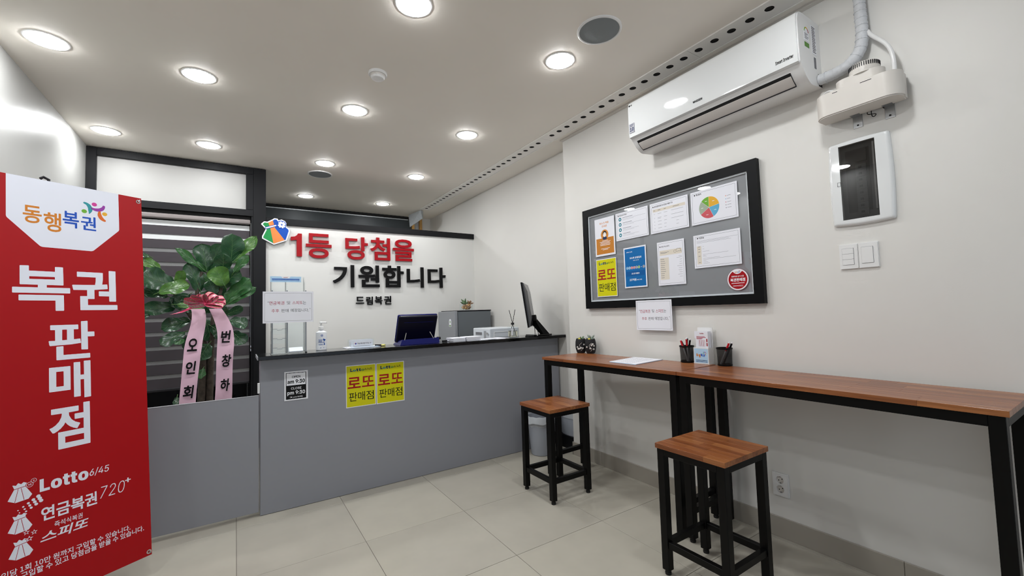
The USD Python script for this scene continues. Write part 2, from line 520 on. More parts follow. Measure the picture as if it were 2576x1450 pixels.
bb = thing('baseboard_right', 'row of grey beige skirting tiles along the right wall', 'baseboard', (XW, YE, 0), kind='structure')
ys = [YE + .008, 2.519, 1.608, .696, -.216, -1.128, Y0]
for a, b in zip(ys[:-1], ys[1:]):
    bb.part('skirting_tile', bx(XW - .010, XW, b + .0008, a - .0008, 0, .106, .0012), 'base_tile')
bb.part('skirting_tile', bx(XW - .010, XF, YE, YE + .010, 0, .106, .0012), 'base_tile')
single('baseboard_alcove', bx(XF - .006, XF, YE + .02, YP - .02, 0, .09), 'black_paint', 'black painted skirting strip on the alcove wall', kind='structure')

# sign wall with its black cap, dark recess above it, unfinished opening with steel duct end
sw = thing('wall_sign', 'white sign wall with black cap rail behind the counter', 'wall', (0.25, YP, 0), kind='structure')
sw.part('panel', bx(.25, XF, YP, YP + .05, 0, 2.195), 'white_panel')
sw.part('cap_rail', bx(.25, XF, YP - .018, YP + .06, 2.195, 2.262, .002), 'black_paint')
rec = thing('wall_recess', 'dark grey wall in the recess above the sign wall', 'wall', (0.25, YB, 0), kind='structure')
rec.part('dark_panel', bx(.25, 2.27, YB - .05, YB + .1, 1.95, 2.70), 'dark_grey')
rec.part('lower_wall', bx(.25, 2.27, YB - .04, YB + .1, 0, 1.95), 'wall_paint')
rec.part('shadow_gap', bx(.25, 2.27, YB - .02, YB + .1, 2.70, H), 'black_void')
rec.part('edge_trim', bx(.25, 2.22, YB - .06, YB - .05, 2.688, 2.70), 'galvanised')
for q, (a, b) in enumerate(((2.285, 2.32), (2.405, 2.445))):
    single('wall_stud', bx(a, b, YB - .06, YB - .02, 0, H - .02), 'raw_wood', 'bare timber stud in the opening, %s one' % ('left' if q == 0 else 'right'), kind='structure')
single('wall_sheathing', bx(2.27, 2.46, YB - .02, YB + .05, 0, H), 'galvanised', 'bare grey backing board between the timber studs', kind='structure')
db = thing('duct_end', 'galvanised steel duct end sticking out under the ceiling corner', 'duct', (2.23, 6.0, 2.55))
db.part('steel_sheet', hull([(2.185, 6.17, 2.742), (2.235, 5.80, 2.742), (2.19, 6.17, 2.742), (2.24, 5.80, 2.742), (2.195, 6.15, 2.555), (2.275, 5.84, 2.63), (2.20, 6.15, 2.555), (2.28, 5.84, 2.63)]), 'galvanised')
db.part('bent_flange', hull([(2.235, 5.80, 2.742), (2.285, 5.83, 2.742), (2.275, 5.84, 2.63), (2.30, 5.87, 2.65), (2.235, 5.805, 2.742), (2.285, 5.835, 2.742), (2.275, 5.845, 2.63), (2.30, 5.875, 2.65)]), 'galvanised')

# ------------------------------------------------------------------ partition with transom, post and blind
pt = thing('wall_partition', 'black framed partition with white transom panel on the left', 'partition', (-.45, YP, 0), kind='structure')
pt.part('post', bx(.143, .25, YP - .03, YP + .10, 0, H - .006, .002), 'black_paint')
pt.part('post', bx(XL, -.997, YP - .03, YP + .06, 0, H - .006, .002), 'black_paint')
pt.part('rail', bx(-.997, .143, YP - .028, YP + .06, 2.678, H - .006, .002), 'black_paint')
pt.part('rail', bx(-.997, .143, YP - .028, YP + .06, 2.258, 2.322, .002), 'black_paint')
pt.part('post', bx(.080, .143, YP - .028, YP + .06, 2.322, 2.678, .002), 'black_paint')
pt.part('transom_panel', bx(-.997, .080, YP, YP + .03, 2.322, 2.678), 'transom_white')
pt.part('inner_jamb', bx(.125, .143, YP - .02, YP + .10, 0, 2.258), 'black_paint')
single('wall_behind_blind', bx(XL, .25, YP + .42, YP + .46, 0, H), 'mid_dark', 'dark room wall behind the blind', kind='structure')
w1 = thing('window_1', 'dark glazing behind the striped blind', 'window', (-.45, YP + .05, 0), kind='structure')
w1.part('pane', bx(-.997, .125, YP + .055, YP + .061, .06, 2.258), 'dark_glass')
w1.part('sill', bx(-.997, .125, YP, YP + .10, 0, .06, .002), 'black_paint')

bl = thing('zebra_blind', 'roller blind of alternating dark and sheer horizontal bands behind the plant', 'blind', (-.43, YP, 2.22))
bl.part('head_rail', rbx(-.99, .118, YP - .025, YP + .03, 2.176, 2.222, .012), 'blind_rail', smooth=30)
bl.part('shadow_slot', bx(-.99, .118, YP + .0, YP + .02, 2.222, 2.257), 'black_void')
z, k = 2.166, 0
while z > .66:
    hl = .052 if k < 2 else .040
    bl.part('light_band', bx(-.985, .112, YP + .016, YP + .0175, z - hl, z), 'blind_light' if k < 2 else 'blind_sheer')
    bl.part('dark_band', bx(-.985, .112, YP + .011, YP + .0135, z - .128 - .002, z - hl + .002), 'blind_dark')
    z -= .1265
    k += 1
bl.part('bottom_rail', bx(-.985, .112, YP + .004, YP + .024, z - .025, z, .006), 'mid_dark')
bl.part('chain', tube([(.131, YP - .005, 2.19), (.131, YP - .005, .95)], .0022, 6), 'silver_plastic')
bl.part('chain', tube([(.122, YP - .012, 2.19), (.122, YP - .012, .95)], .0022, 6), 'silver_plastic')
for zz in (.985, .95):
    bl.part('chain_weight', rbx(.118, .135, YP - .018, YP - .002, zz - .02, zz + .004, .004), 'chrome', smooth=30)

# ------------------------------------------------------------------ ceiling fittings
lamps = [(-.844, 3.14, 'large downlight at the upper left corner of the picture'), (-.195, 3.16, 'downlight second from the left wall in the near left row'),
         (-.858, 4.437, 'downlight nearest the black transom corner by the left wall'), (-.20, 4.405, 'downlight just in front of the white transom panel'),
         (.722, 1.91, 'downlight cut by the top edge of the picture'), (.728, 3.16, 'downlight below and left of the smoke detector'),
         (1.643, 3.157, 'downlight in the middle of the ceiling near the perforated strip'), (.731, 4.423, 'downlight right beside the far ceiling speaker'),
         (1.657, 4.413, 'far downlight over the red sign letters, close to the perforated strip'), (.723, 5.745, 'farthest downlight on the left, over the white sign wall'),
         (1.667, 5.717, 'farthest downlight on the right, over the white sign wall'), (1.642, 1.916, 'large downlight beside the near ceiling speaker'),
         (-.20, 1.91, None), (-.85, 1.91, None), (.725, .66, None), (1.64, .66, None)]
g = 'recessed round downlights in the ceiling'
lamp0 = None
for x, y, lab in lamps:
    lab = ('round white recessed ' + lab) if lab else 'round white recessed downlight outside the picture, behind or above the viewpoint'
    gg = g if 'outside' not in lab else 'downlights outside the picture'
    if lamp0 is None:
        lamp0 = thing('downlight', lab, 'ceiling light', (x, y, H), group=gg)
        lamp0.part('trim_ring', lathe([(.0765, 0), (.090, 0), (.0895, -.0025), (.084, -.004), (.0775, -.0035), (.0765, 0)], n=48), 'white_plastic', smooth=40, local=True)
        lamp0.part('lens', lathe([(0, -.0135), (.025, -.0132), (.050, -.0120), (.066, -.0100), (.0745, -.0074), (.0765, -.005), (.0765, 0), (0, 0)], n=48), 'lamp_lens', smooth=40, local=True)
    else:
        dup(lamp0, 'downlight', (x, y, H), 0, lab, 'ceiling light', gg)

sp0 = thing('ceiling_speaker', 'large round grey mesh ceiling speaker near the perforated strip', 'speaker', (1.645, 1.587, H), group='ceiling speakers')
sp0.part('rim', lathe([(.107, 0), (.120, 0), (.119, -.006), (.112, -.009), (.107, -.007), (.107, 0)], n=56), 'white_plastic', smooth=40, local=True)
sp0.part('grille', lathe([(0, -.012), (.06, -.011), (.107, -.006), (.107, 0), (0, 0)], n=56), 'speaker_mesh', smooth=40, local=True)
dup(sp0, 'ceiling_speaker', (.740, 4.787, H), 0, 'small looking far grey ceiling speaker above the lucky bag sign', 'speaker', 'ceiling speakers')

sd = thing('smoke_detector', 'white domed smoke detector in the middle of the ceiling', 'smoke detector', (.736, 2.591, H))
sd.part('base', lathe([(0, 0), (.056, 0), (.056, -.012), (.053, -.016), (0, -.016)], n=40), 'white_plastic', smooth=30, local=True)
sd.part('chamber', lathe([(0, -.015), (.044, -.015), (.041, -.028), (0, -.028)], n=40), 'warm_plastic', smooth=30, local=True)
sd.part('cap', lathe([(0, -.027), (.043, -.027), (.036, -.038), (.018, -.042), (0, -.042)], n=40), 'white_plastic', smooth=30, local=True)

vt = thing('air_diffuser_strip', 'long ceiling strip of white metal perforated with a row of round holes', 'air vent', (2.285, 3, H))
HX, DX = 2.277, .0991
y = .22
edges = [-.3, 1.452, 2.893, 4.33, 5.77]
fr = Frame((0, 0, H - .004), (1, 0, 0), (0, -1, 0))     # seen from below
for a, b in zip(edges[:-1], edges[1:]):
    poly = sbox(2.219, -b + .0008, 2.358, -a - .0008)
    hy = 1.0165
    hs = [disc(HX, -(hy + DX * k), .0225, 6) for k in range(-14, 49) if a + .03 < hy + DX * k < b - .02]
    vt.part('perforated_panel', fr.solid(poly.difference(unary_union(hs)), 0, .003), 'vent_metal')
vt.part('duct_slot', bx(2.225, 2.352, -.28, 5.76, H - .0012, H - .0004), 'black_void')
vt.part('edge_lip', bx(2.356, 2.362, -.3, 5.775, H - .010, H - .0005), 'vent_metal')
vt.part('edge_lip', bx(2.214, 2.220, -.3, 5.775, H - .008, H - .0005), 'vent_metal')
single('trim_1', bx(XW - .030, XW, Y0, YE, H - .012, H), 'warm_plastic', 'slim shadow trim where right wall meets ceiling', kind='structure')

# ================================================================== COUNTER
ct = thing('reception_counter', 'grey laminate service counter front with posters', 'counter', (1.35, 3.4, 0))
ct.part('front_panel', bx(.134, 2.583, 3.20, 3.225, .002, .983, .0015), 'grey_laminate')
ct.part('side_panel', bx(.134, .158, 3.225, 3.38, .002, .983, .0015), 'grey_laminate')
ct.part('side_panel', bx(2.575, 2.583, 3.2255, 3.38, .002, .983), 'black_paint')
ct.part('inner_desk_top', bx(.62, XF - .002, 3.225, 4.02, .72, .75, .002), 'grey_laminate')
ct.part('inner_support', bx(.62, .65, 3.225, 4.0, 0, .72), 'grey_laminate')
ct.part('inner_support', bx(2.02, 2.05, 3.225, 4.0, 0, .72), 'grey_laminate')
tp = thing('counter_top', 'polished black slab counter top with a light end cap', 'counter top', (1.35, 3.25, .983))
tp.part('slab', bx(.118, XF - .003, 3.10, 3.395, .983, 1.009, .0025), 'black_slab')
tp.part('end_cap', bx(.113, .118, 3.104, 3.39, .986, 1.006), 'grey_edge')

gt = thing('half_gate', 'low grey laminate gate panel between banner and counter', 'gate', (-.46, 3.21, 0))
gt.part('panel', bx(XL + .01, .126, 3.20, 3.225, .028, .752, .0015), 'grey_laminate')
gt.part('top_edge', bx(XL + .01, .126, 3.199, 3.226, .752, .754), 'grey_edge')
gt.part('gate_roller', cyl(.024, .0, .028, (-.75, 3.213)), 'black_rubber')
br = thing('latch_bracket', 'small white bracket on the counter side above the gate', 'bracket', (.12, 3.22, .76))
br.part('plate', bx(.119, .1335, 3.21, 3.24, .765, .83, .002), 'white_plastic')

CF = Frame((0, 3.20, 0), (1, 0, 0), (0, 0, 1))       # counter front
# opening hours
op = thing('opening_hours_sign', 'black and white opening hours sign reading OPEN am 9:30 CLOSE pm 9:30', 'sign', (.34, 3.198, .79))
k0 = 3.20 / 3.195
op.part('card', CF.solid(rrect(.2695, .4105, .6985, .889), .0005, .003), 'paper_gloss')
op.part('frame_line', CF.solid(sbox(.279, .707, .400, .880).difference(sbox(.2825, .71, .3965, .877)), .003, .0033), 'ink_black')
op.part('black_half', CF.solid(sbox(.279, .707, .400, .797), .003, .0034), 'ink_black')
op.part('open_text', CF.solid(unary_union([fit(letters('OPEN', 'inter600'), .315, .365, .845, .860), fit(letters('am 9:30', 'inter800'), .288, .392, .8085, .8345)]), .003, .0036), 'ink_black')
op.part('close_text', CF.solid(unary_union([fit(letters('CLOSE', 'inter600'), .309, .371, .769, .784), fit(letters('pm 9:30', 'inter800'), .287, .393, .730, .761), fit(letters('(토 pm 8:00)', 'cjk', 64, 1.5), .302, .378, .7125, .725)]), .0034, .0037), 'ink_white')


def lotto_poster(frame, u0, u1, v0, v1, label, loc, h=.0004):
    W, Hh = u1 - u0, v1 - v0
    t = thing('lotto_poster', label, 'poster', loc, group='yellow lottery posters')
    U, V = (lambda a: u0 + a * W), (lambda b: v0 + b * Hh)
    t.part('sheet', frame.solid(sbox(u0, v0, u1, v1), h, h + .0008), 'paper')
    h += .0008
    t.part('yellow_print', frame.solid(sbox(U(.022), V(.018), U(.978), V(.982)), h, h + .0002), 'poster_yellow')
    h += .0002
    x = .145
    for ch, w, m in (('L', .075, 'ink_navy'), ('o', .105, 'ink_teal'), ('t', .075, 'ink_navy'), ('t', .075, 'ink_navy'), ('o', .105, 'ink_green')):
        t.part('logo_letter', frame.solid(fit(letters(ch, 'inter900'), U(x), U(x + w), V(.848), V(.925 if ch == 'L' else (.915 if ch == 't' else .895))), h, h + .0002), m)
        x += w + .008
    t.part('number_text', frame.solid(fit(letters('6/45', 'inter500'), U(.625), U(.870), V(.853), V(.912)), h, h + .0002), 'ink_black')
    t.part('red_text', frame.solid(unary_union([fit(letters('로', grow=2.0), U(.055), U(.485), V(.450), V(.715)), fit(letters('또', grow=1.4), U(.525), U(.945), V(.455), V(.715))]), h, h + .0002), 'ink_red')
    t.part('black_text', frame.solid(unary_union([fit(letters(c), U(a), U(b), V(.145), V(.355)) for c, a, b in (('판', .095, .365), ('매', .395, .625), ('점', .665, .920))]), h, h + .0002), 'ink_black')
    return t


lotto_poster(CF, .655, .8635, .595, .892, 'left of two yellow lottery posters on the counter front', (.76, 3.2, .74))
lotto_poster(CF, .868, 1.0765, .594, .891, 'right of two yellow lottery posters on the counter front', (.97, 3.2, .74))

# ================================================================== SIGN LETTERS
SF = Frame((0, YP - .004, 0), (1, 0, 0), (0, 0, 1))
q = 4.88 / 4.86
rows = [('red', 'top', 'sign_red', 2.0, [('1', .471, .574, 1.876, 2.114), ('등', .611, .861, 1.865, 2.126), ('당', 1.003, 1.244, 1.866, 2.118), ('첨', 1.271, 1.495, 1.868, 2.127), ('을', 1.529, 1.779, 1.869, 2.124)]),
        ('black', 'middle', 'sign_black', 2.5, [('기', .873, 1.093, 1.558, 1.803), ('원', 1.138, 1.37, 1.561, 1.807), ('합', 1.402, 1.65, 1.56, 1.81), ('니', 1.689, 1.896, 1.558, 1.802), ('다', 1.95, 2.18, 1.556, 1.806)]),
        ('small black', 'bottom', 'sign_black', 2.4, [('드', 1.109, 1.198, 1.378, 1.454), ('림', 1.22, 1.293, 1.365, 1.455), ('복', 1.315, 1.4, 1.366, 1.458), ('권', 1.418, 1.501, 1.365, 1.461)])]
ORD = ['first', 'second', 'third', 'fourth', 'fifth']
for col, row, m, gr, chars in rows:
    for i, (ch, a, b, c, d) in enumerate(chars):
        sh = Polygon([(0, 84), (0, 68), (52, 72), (52, 0), (100, 0), (100, 100), (64, 100), (54, 92), (34, 86)]) if ch == '1' else letters(ch, 'cjk', 160, gr)
        sh = fit(sh, a * q, b * q, 1.2454 + (c - 1.2454) * q, 1.2454 + (d - 1.2454) * q)
        th = .022 if row != 'bottom' else .014
        single('sign_letter', SF.solid(sh, .002, th), m, '%s raised wall letter %s, %s in the %s row of the sign' % (col, ch, ORD[i], row), 'sign letter', 'raised letters of the wall sign')

# lucky bag plaque
bag = thing('lucky_bag_plaque', 'colourful lucky bag plaque with a four leaf clover beside the red letters', 'sign', (.33, YP - .03, 2.1))
BF = Frame((0, YP - .028, 0), (1, 0, 0), (0, 0, 1))
qb = lambda p: [(x * 4.872 / 4.85, 1.2454 + (z - 1.2454) * 4.872 / 4.85) for x, z in p]
clov = (.388, 2.190)
outl = Polygon(qb([(.205, 2.184), (.233, 2.213), (.261, 2.211), (.306, 2.239), (.321, 2.252), (.352, 2.250), (.359, 2.234), (.387, 2.245), (.419, 2.230), (.432, 2.204), (.428, 2.177), (.457, 2.153), (.462, 2.129), (.433, 2.031), (.318, 1.982), (.215, 2.039), (.215, 2.062), (.245, 2.132), (.236, 2.148)])).buffer(-.006).buffer(.006)
bag.part('backing', BF.solid(outl.buffer(-.002), -.020, 0), 'black_paint')
bag.part('white_face', BF.solid(outl, 0, .003), 'ink_white')
core = outl.buffer(-.012)
ax = qb([(.262, 2.225), (.318, 1.985)])
bxx = qb([(.310, 2.235), (.425, 2.030)])
mid1, mid2 = LineString(qb([(.258, 2.24), (.288, 2.14), (.318, 1.97)])), LineString(qb([(.300, 2.26), (.330, 2.15), (.432, 2.01)]))
left = Polygon(list(mid1.coords) + qb([(.15, 1.97), (.15, 2.24)]))
right = Polygon(list(mid2.coords) + qb([(.6, 2.01), (.6, 2.26)]))
bag.part('green_gore', BF.solid(core.intersection(left), .003, .0045), 'bag_green')
bag.part('orange_gore', BF.solid(core.difference(left).difference(right), .003, .0045), 'bag_orange')
bag.part('blue_gore', BF.solid(core.intersection(right), .003, .0045), 'bag_blue')
tie = stroke(qb([(.250, 2.146), (.335, 2.178)]), .006)
bag.part('tie_outline', BF.solid(tie.buffer(.005), .0045, .006), 'bag_blue')
bag.part('tie', BF.solid(tie, .006, .0075), 'ink_white')
cx, cz = qb([clov])[0]
hearts = []
for k in range(4):
    h_ = unary_union([ellipse(-.010, .022, .012, .015, 18), ellipse(.010, .022, .012, .015, -18), Polygon([(-.019, .017), (.019, .017), (0, .003)])])
    h_ = affinity.scale(h_, .80, .92, origin=(0, .003))
    hearts.append(affinity.translate(affinity.rotate(affinity.translate(h_, 0, .0015), 45 + 90 * k - 10, origin=(0, 0)), cx, cz))
cl = unary_union(hearts)
bag.part('clover_outline', BF.solid(cl.buffer(.006), .0045, .0062), 'bag_blue')
bag.part('clover', BF.solid(cl, .0062, .0075), 'ink_white')

# ================================================================== NOTICE BOARD
XB = 2.425
K = XB / 2.40
uy = lambda y: -y * K
vz = lambda z: 1.2454 + (z - 1.2454) * K
BD = Frame((XB, 0, 0), (0, -1, 0), (0, 0, 1))
nb = thing('notice_board', 'black framed grey glass notice board covered with papers', 'notice board', (XW, 1.9, 1.65))
oo = (-2.607, -1.197, 1.245, 2.052)
ii = (-2.553, -1.251, 1.300, 1.996)
nb.part('frame', BD.solid(sbox(oo[0], oo[2], oo[1], oo[3]).difference(sbox(ii[0], ii[2], ii[1], ii[3])), -.019, .012), 'frame_black')
nb.part('backing', BD.solid(sbox(ii[0], ii[2], ii[1], ii[3]), -.019, -.006), 'board_grey')
nb.part('clear_lip', BD.solid(sbox(ii[0], ii[2], ii[1], ii[3]).difference(sbox(ii[0] + .010, ii[2] + .010, ii[1] - .010, ii[3] - .010)), -.005, .002), 'clear_lip')
nb.part('glass', BD.solid(sbox(ii[0] + .010, ii[2] + .010, ii[1] - .010, ii[3] - .010), -.004, 0), 'board_glass')


class Sheet:
    """a printed paper on a frame: build with fractions of its width and height"""
    def __init__(self, name, label, cat, frame, u0, u1, v0, v1, material='paper', h=.0006, thick=.0006, border=True, group=None):
        self.f, self.u0, self.v0, self.W, self.H = frame, u0, v0, u1 - u0, v1 - v0
        self.t = thing(name, label, cat, frame.at((u0 + u1) / 2, (v0 + v1) / 2), group=group)
        self.t.part('sheet', frame.solid(sbox(u0, v0, u1, v1), h, h + thick), material)
        self.h = h + thick
        if border:
            d = .011
            self.t.part('border_line', frame.solid(sbox(u0 + d, v0 + d, u1 - d, v1 - d).difference(sbox(u0 + d + .0012, v0 + d + .0012, u1 - d - .0012, v1 - d - .0012)), self.h, self.h + .0002), 'ink_grey')

    def U(self, a): return self.u0 + a * self.W
    def V(self, b): return self.v0 + b * self.H

    def put(self, name, shape, m, lift=0.0):
        self.t.part(name, self.f.solid(shape, self.h + lift, self.h + lift + .0002), m)

    def text(self, name, s, a0, a1, b0, b1, m, which='cjk', grow=0.0, size=72, lift=0.0):
        self.put(name, fit(letters(s, which, size, grow), self.U(a0), self.U(a1), self.V(b0), self.V(b1)), m, lift)

    def rows(self, a0, a1, bs, h, lens=None, m='ink_light', name='print_lines', align=0.0, lift=0.0):
        self.put(name, bars(self.U(a0), self.U(a1), [self.V(b) for b in bs], h, lens, align), m, lift)

    def rect(self, name, a0, a1, b0, b1, m, lift=0.0):
        self.put(name, sbox(self.U(a0), self.V(b0), self.U(a1), self.V(b1)), m, lift)


def onboard(name, label, yl, yr, zb, zt, **kw):
    return Sheet(name, label, kw.pop('cat', 'paper'), BD, uy(yl), uy(yr), vz(zb), vz(zt), **kw)


s = onboard('mask_poster', 'orange and white mask wearing poster, top left on the notice board', 2.454, 2.245, 1.651, 1.947, cat='poster', border=False)
s.text('heading_text', '마스크 착용', .26, .72, .835, .895, 'ink_orange', grow=1.5)
s.text('heading_text', '안내문', .37, .63, .755, .810, 'ink_orange', grow=1.5)
s.rect('orange_block', .06, .94, .05, .47, 'poster_orange')
c = disc(s.U(.5), s.V(.555), .040)
s.put('portrait_disc', c, 'ink_orange', .0002)
s.put('portrait_shoulders', ellipse(s.U(.5), s.V(.455), .022, .018).intersection(c), 'ink_navy', .0004)
s.put('portrait_hair', disc(s.U(.5), s.V(.585), .021), 'ink_black', .0004)
s.put('portrait_face', ellipse(s.U(.5), s.V(.555), .017, .019), 'ink_beige', .0006)
s.put('portrait_mask', ellipse(s.U(.5), s.V(.540), .016, .012), 'ink_white', .0008)
s.rows(.22, .80, [.40, .37, .34, .31, .28, .19, .16], .0035, [.5, .95, .8, .9, .85, .75, .45], 'ink_white', align=.5, lift=.0003)

lotto_poster(BD, uy(2.454), uy(2.243), vz(1.3335), vz(1.6275), 'yellow lottery poster at the lower left of the notice board', (XB, 2.37, 1.48))

s = onboard('feature_sheet', 'white sheet with four teal round icons, second from left in the top row', 2.231, 1.931, 1.743, 1.9495)
s.text('title_text', '▶ 로또645의 특징', .08, .36, .87, .925, 'ink_black', grow=1.5)
for b in (.76, .57, .38, .19):
    s.put('icon_disc', disc(s.U(.145), s.V(b), .0135), 'ink_teal')
    s.put('icon_glyph', rrect(s.U(.125), s.U(.165), s.V(b) - .004, s.V(b) + .004, .001), 'ink_white', .0002)
    s.rows(.23, .60, [b + .045], .0028, [.55 + b * .4], 'ink_grey')
    s.rows(.23, .93, [b - .005, b - .04], .0016, [1 - .3 * (b < .5), .5])

s = onboard('prize_table_sheet', 'white sheet with a prize table, third from left in the top row', 1.9125, 1.618, 1.743, 1.951)
s.text('title_text', '▶ 등위결정방법 및 당첨금 배분구조', .08, .62, .845, .905, 'ink_black', grow=1.5)
s.rect('header_band', .08, .93, .70, .79, 'ink_beige')
s.rows(.12, .82, [.745], .003, None, 'ink_beige', lift=.0002)
for a, w in ((.10, .04), (.22, .07), (.38, .06), (.62, .16)):
    s.rows(a, a + w, [.745], .003, None, 'ink_grey', lift=.0004)
for i, b in enumerate((.63, .50, .38, .27, .16)):
    s.rows(.11, .13, [b], .003, None)
    s.rows(.21, .31, [b, b - .03] if i == 1 else [b], .0025, [1, .8])
    s.rows(.38, .48, [b], .0025, [.9 - .1 * i])
    s.rows(.57, .88, [b + .01] if i < 3 else [b + .02], .0025, [1 if i < 3 else .2], align=.5)

s = onboard('pie_chart_sheet', 'white sheet with a five colour pie chart, top right on the notice board', 1.5985, 1.302, 1.743, 1.9505)
s.text('title_text', '▶ 예상통계', .085, .245, .865, .925, 'ink_black', grow=1.5)
cu, cv, R = s.U(.405), s.V(.445), .0665
for a0, a1, m in ((90, 8, 'logo_yellow'), (8, -66, 'pie_blue'), (-66, -148, 'pie_red'), (-148, -222, 'pie_sage'), (-222, -270, 'logo_green')):
    if m not in M:
        mat(m, {'pie_blue': (84, 168, 206), 'pie_red': (200, 76, 84), 'pie_sage': (158, 172, 150)}[m], .5)
    an = np.radians(np.linspace(a0, a1, 16))
    s.put('pie_slice', Polygon([(cu, cv)] + [(cu + R * math.cos(a), cv + R * math.sin(a)) for a in an]).buffer(-.0006), m)
    am = math.radians((a0 + a1) / 2)
    s.put('slice_value', sbox(cu + .68 * R * math.cos(am) - .007, cv + .68 * R * math.sin(am) - .0015, cu + .68 * R * math.cos(am) + .007, cv + .68 * R * math.sin(am) + .0015), 'ink_white', .0002)
for b, m in zip((.66, .57, .48, .40, .32), ('logo_orange', 'pie_blue', 'pie_red', 'ink_grey', 'ink_grey')):
    s.put('legend_dot', disc(s.U(.765), s.V(b), .0025, 4), m)
    s.rows(.79, .87, [b], .003, [1 if b != .57 else .85])

s = onboard('draw_result_poster', 'blue lottery draw result poster with a row of number balls', 2.167, 1.963, 1.386, 1.6805, cat='poster', border=False)
s.rect('blue_print', .05, .95, .033, .967, 'poster_blue')
s.text('heading_text', '로또 6/45', .13, .40, .865, .895, 'ink_white', grow=2, lift=.0003)
s.text('heading_text', '931회 당첨결과', .28, .80, .705, .755, 'ink_white', grow=2.5, lift=.0003)
s.text('heading_text', '2020-10-03', .42, .68, .655, .675, 'ink_white', grow=1, lift=.0003)
for i, (nn, m) in enumerate((('14', 'pie_blue'), ('15', 'pie_blue'), ('23', 'pie_red'), ('25', 'pie_red'), ('35', 'ink_grey'), ('43', 'logo_green'), ('+', None), ('32', 'ink_grey'))):
    u = s.U(.145 + .105 * i)
    if m:
        s.put('number_ball', disc(u, s.V(.49), .0102), 'ink_white', .0002)
        s.put('number_ball', disc(u, s.V(.49), .0088), m, .0004)
    s.put('ball_number', fit(letters(nn, 'inter700', 64), u - .005, u + .005, s.V(.49) - .0035, s.V(.49) + .0035, keep=True), 'ink_white', .0006)
s.rect('dark_band', .09, .91, .285, .405, 'poster_blue_band', .0002)
s.text('prize_text', '1등 총 당첨금', .33, .68, .325, .365, 'ink_white', grow=2.5, lift=.0005)
s.text('prize_text', '237억원', .23, .53, .165, .225, 'ink_white', grow=3, lift=.0003)
s.text('prize_text', '(8명/29억)', .55, .78, .17, .20, 'ink_white', grow=2, lift=.0003)

s = onboard('history_sheet', 'portrait white sheet with a beige column of figures, below the prize table', 1.869, 1.660, 1.3845, 1.677)
s.text('title_text', '▶ 로또 히스토리', .10, .46, .870, .905, 'ink_black', grow=1.5)
s.rect('beige_band', .09, .90, .685, .80, 'ink_beige')
s.rows(.12, .44, [.755, .735], .0022, [1, .75], 'ink_grey', lift=.0002)
s.put('doodle', unary_union([disc(s.U(.66), s.V(.745), .0095).difference(disc(s.U(.66), s.V(.745), .0083)), stroke([(s.U(.70), s.V(.77)), (s.U(.74), s.V(.80)), (s.U(.84), s.V(.80)), (s.U(.88), s.V(.74))], .0007), stroke([(s.U(.72), s.V(.735)), (s.U(.84), s.V(.74)), (s.U(.90), s.V(.72))], .0007)]), 'ink_black', .0002)
s.rect('beige_column', .09, .42, .13, .63, 'ink_beige')
bs = [.60 - .047 * k for k in range(10)]
s.rows(.11, .34, bs, .0025, [.62, .7, .78, .7, .66, .8, .82, .6, .55, .55], 'ink_grey', lift=.0002)
s.rows(.70, .90, [.63] + bs, .0022, [.6, .95, .4, .45, .5, .9, .6, .7, .55, .8, .5], align=1)

s = onboard('broadcast_sheet', 'white landscape sheet of fine print, lower right on the notice board', 1.594, 1.2995, 1.473, 1.6785)
s.text('title_text', '▶ 추첨방송', .085, .245, .870, .930, 'ink_black', grow=1.5)
s.rows(.07, .95, [.815, .785, .755], .0016, [1, .8, .85], 'ink_light')
s.rect('beige_column', .07, .17, .12, .66, 'ink_beige')
for b in (.64, .565, .49, .36, .17):
    s.rows(.10, .145, [b], .0026, None, 'ink_grey', lift=.0002)
s.rows(.20, .93, [.64, .565, .49, .40, .37, .34, .28, .245, .21, .17, .13], .0017, [.04, .05, .2, .75, .08, .12, .5, .95, .1, .15, .2])

st = thing('dealer_sticker', 'round red and white dealer sticker at the lower right of the board', 'sticker', BD.at(uy(1.329), vz(1.3865)))
cu, cv, R = uy(1.329), vz(1.3855), .0625
st.part('white_disc', BD.solid(disc(cu, cv, R, 16), .0006, .0012), 'paper_gloss')
st.part('outline', BD.solid(disc(cu, cv, R, 16).difference(disc(cu, cv, R - .0012, 16)), .0012, .0014), 'ink_rose')
red = disc(cu, cv, R - .008, 16).difference(disc(cu, cv + .062, .030, 12))
st.part('red_disc', BD.solid(red, .0012, .0014), 'sign_red')
st.part('sticker_text', BD.solid(unary_union([fit(letters('동행복권 공식 인증', 'cjk', 72, 2), cu - .036, cu + .036, cv + .014, cv + .023), fit(letters('복권판매점', 'cjk', 72, 3), cu - .043, cu + .043, cv - .012, cv + .008), bars(cu - .038, cu + .038, [cv - .021], .0035), bars(cu - .030, cu + .030, [cv - .034, cv - .039], .0015)]), .0014, .0016), 'ink_white')
st.part('sticker_logo', BD.solid(fit(letters('동행', 'cjk', 72, 2), cu - .016, cu - .001, cv + .039, cv + .046), .0012, .0014), 'ink_orange')
st.part('sticker_logo', BD.solid(fit(letters('복권', 'cjk', 72, 2), cu + .000, cu + .015, cv + .038, cv + .045), .0012, .0014), 'ink_blue')
st.part('sticker_logo', BD.solid(stroke([(cu + .008, cv + .048), (cu + .013, cv + .050), (cu + .017, cv + .046)], .0012), .0012, .0014), 'ink_rose')


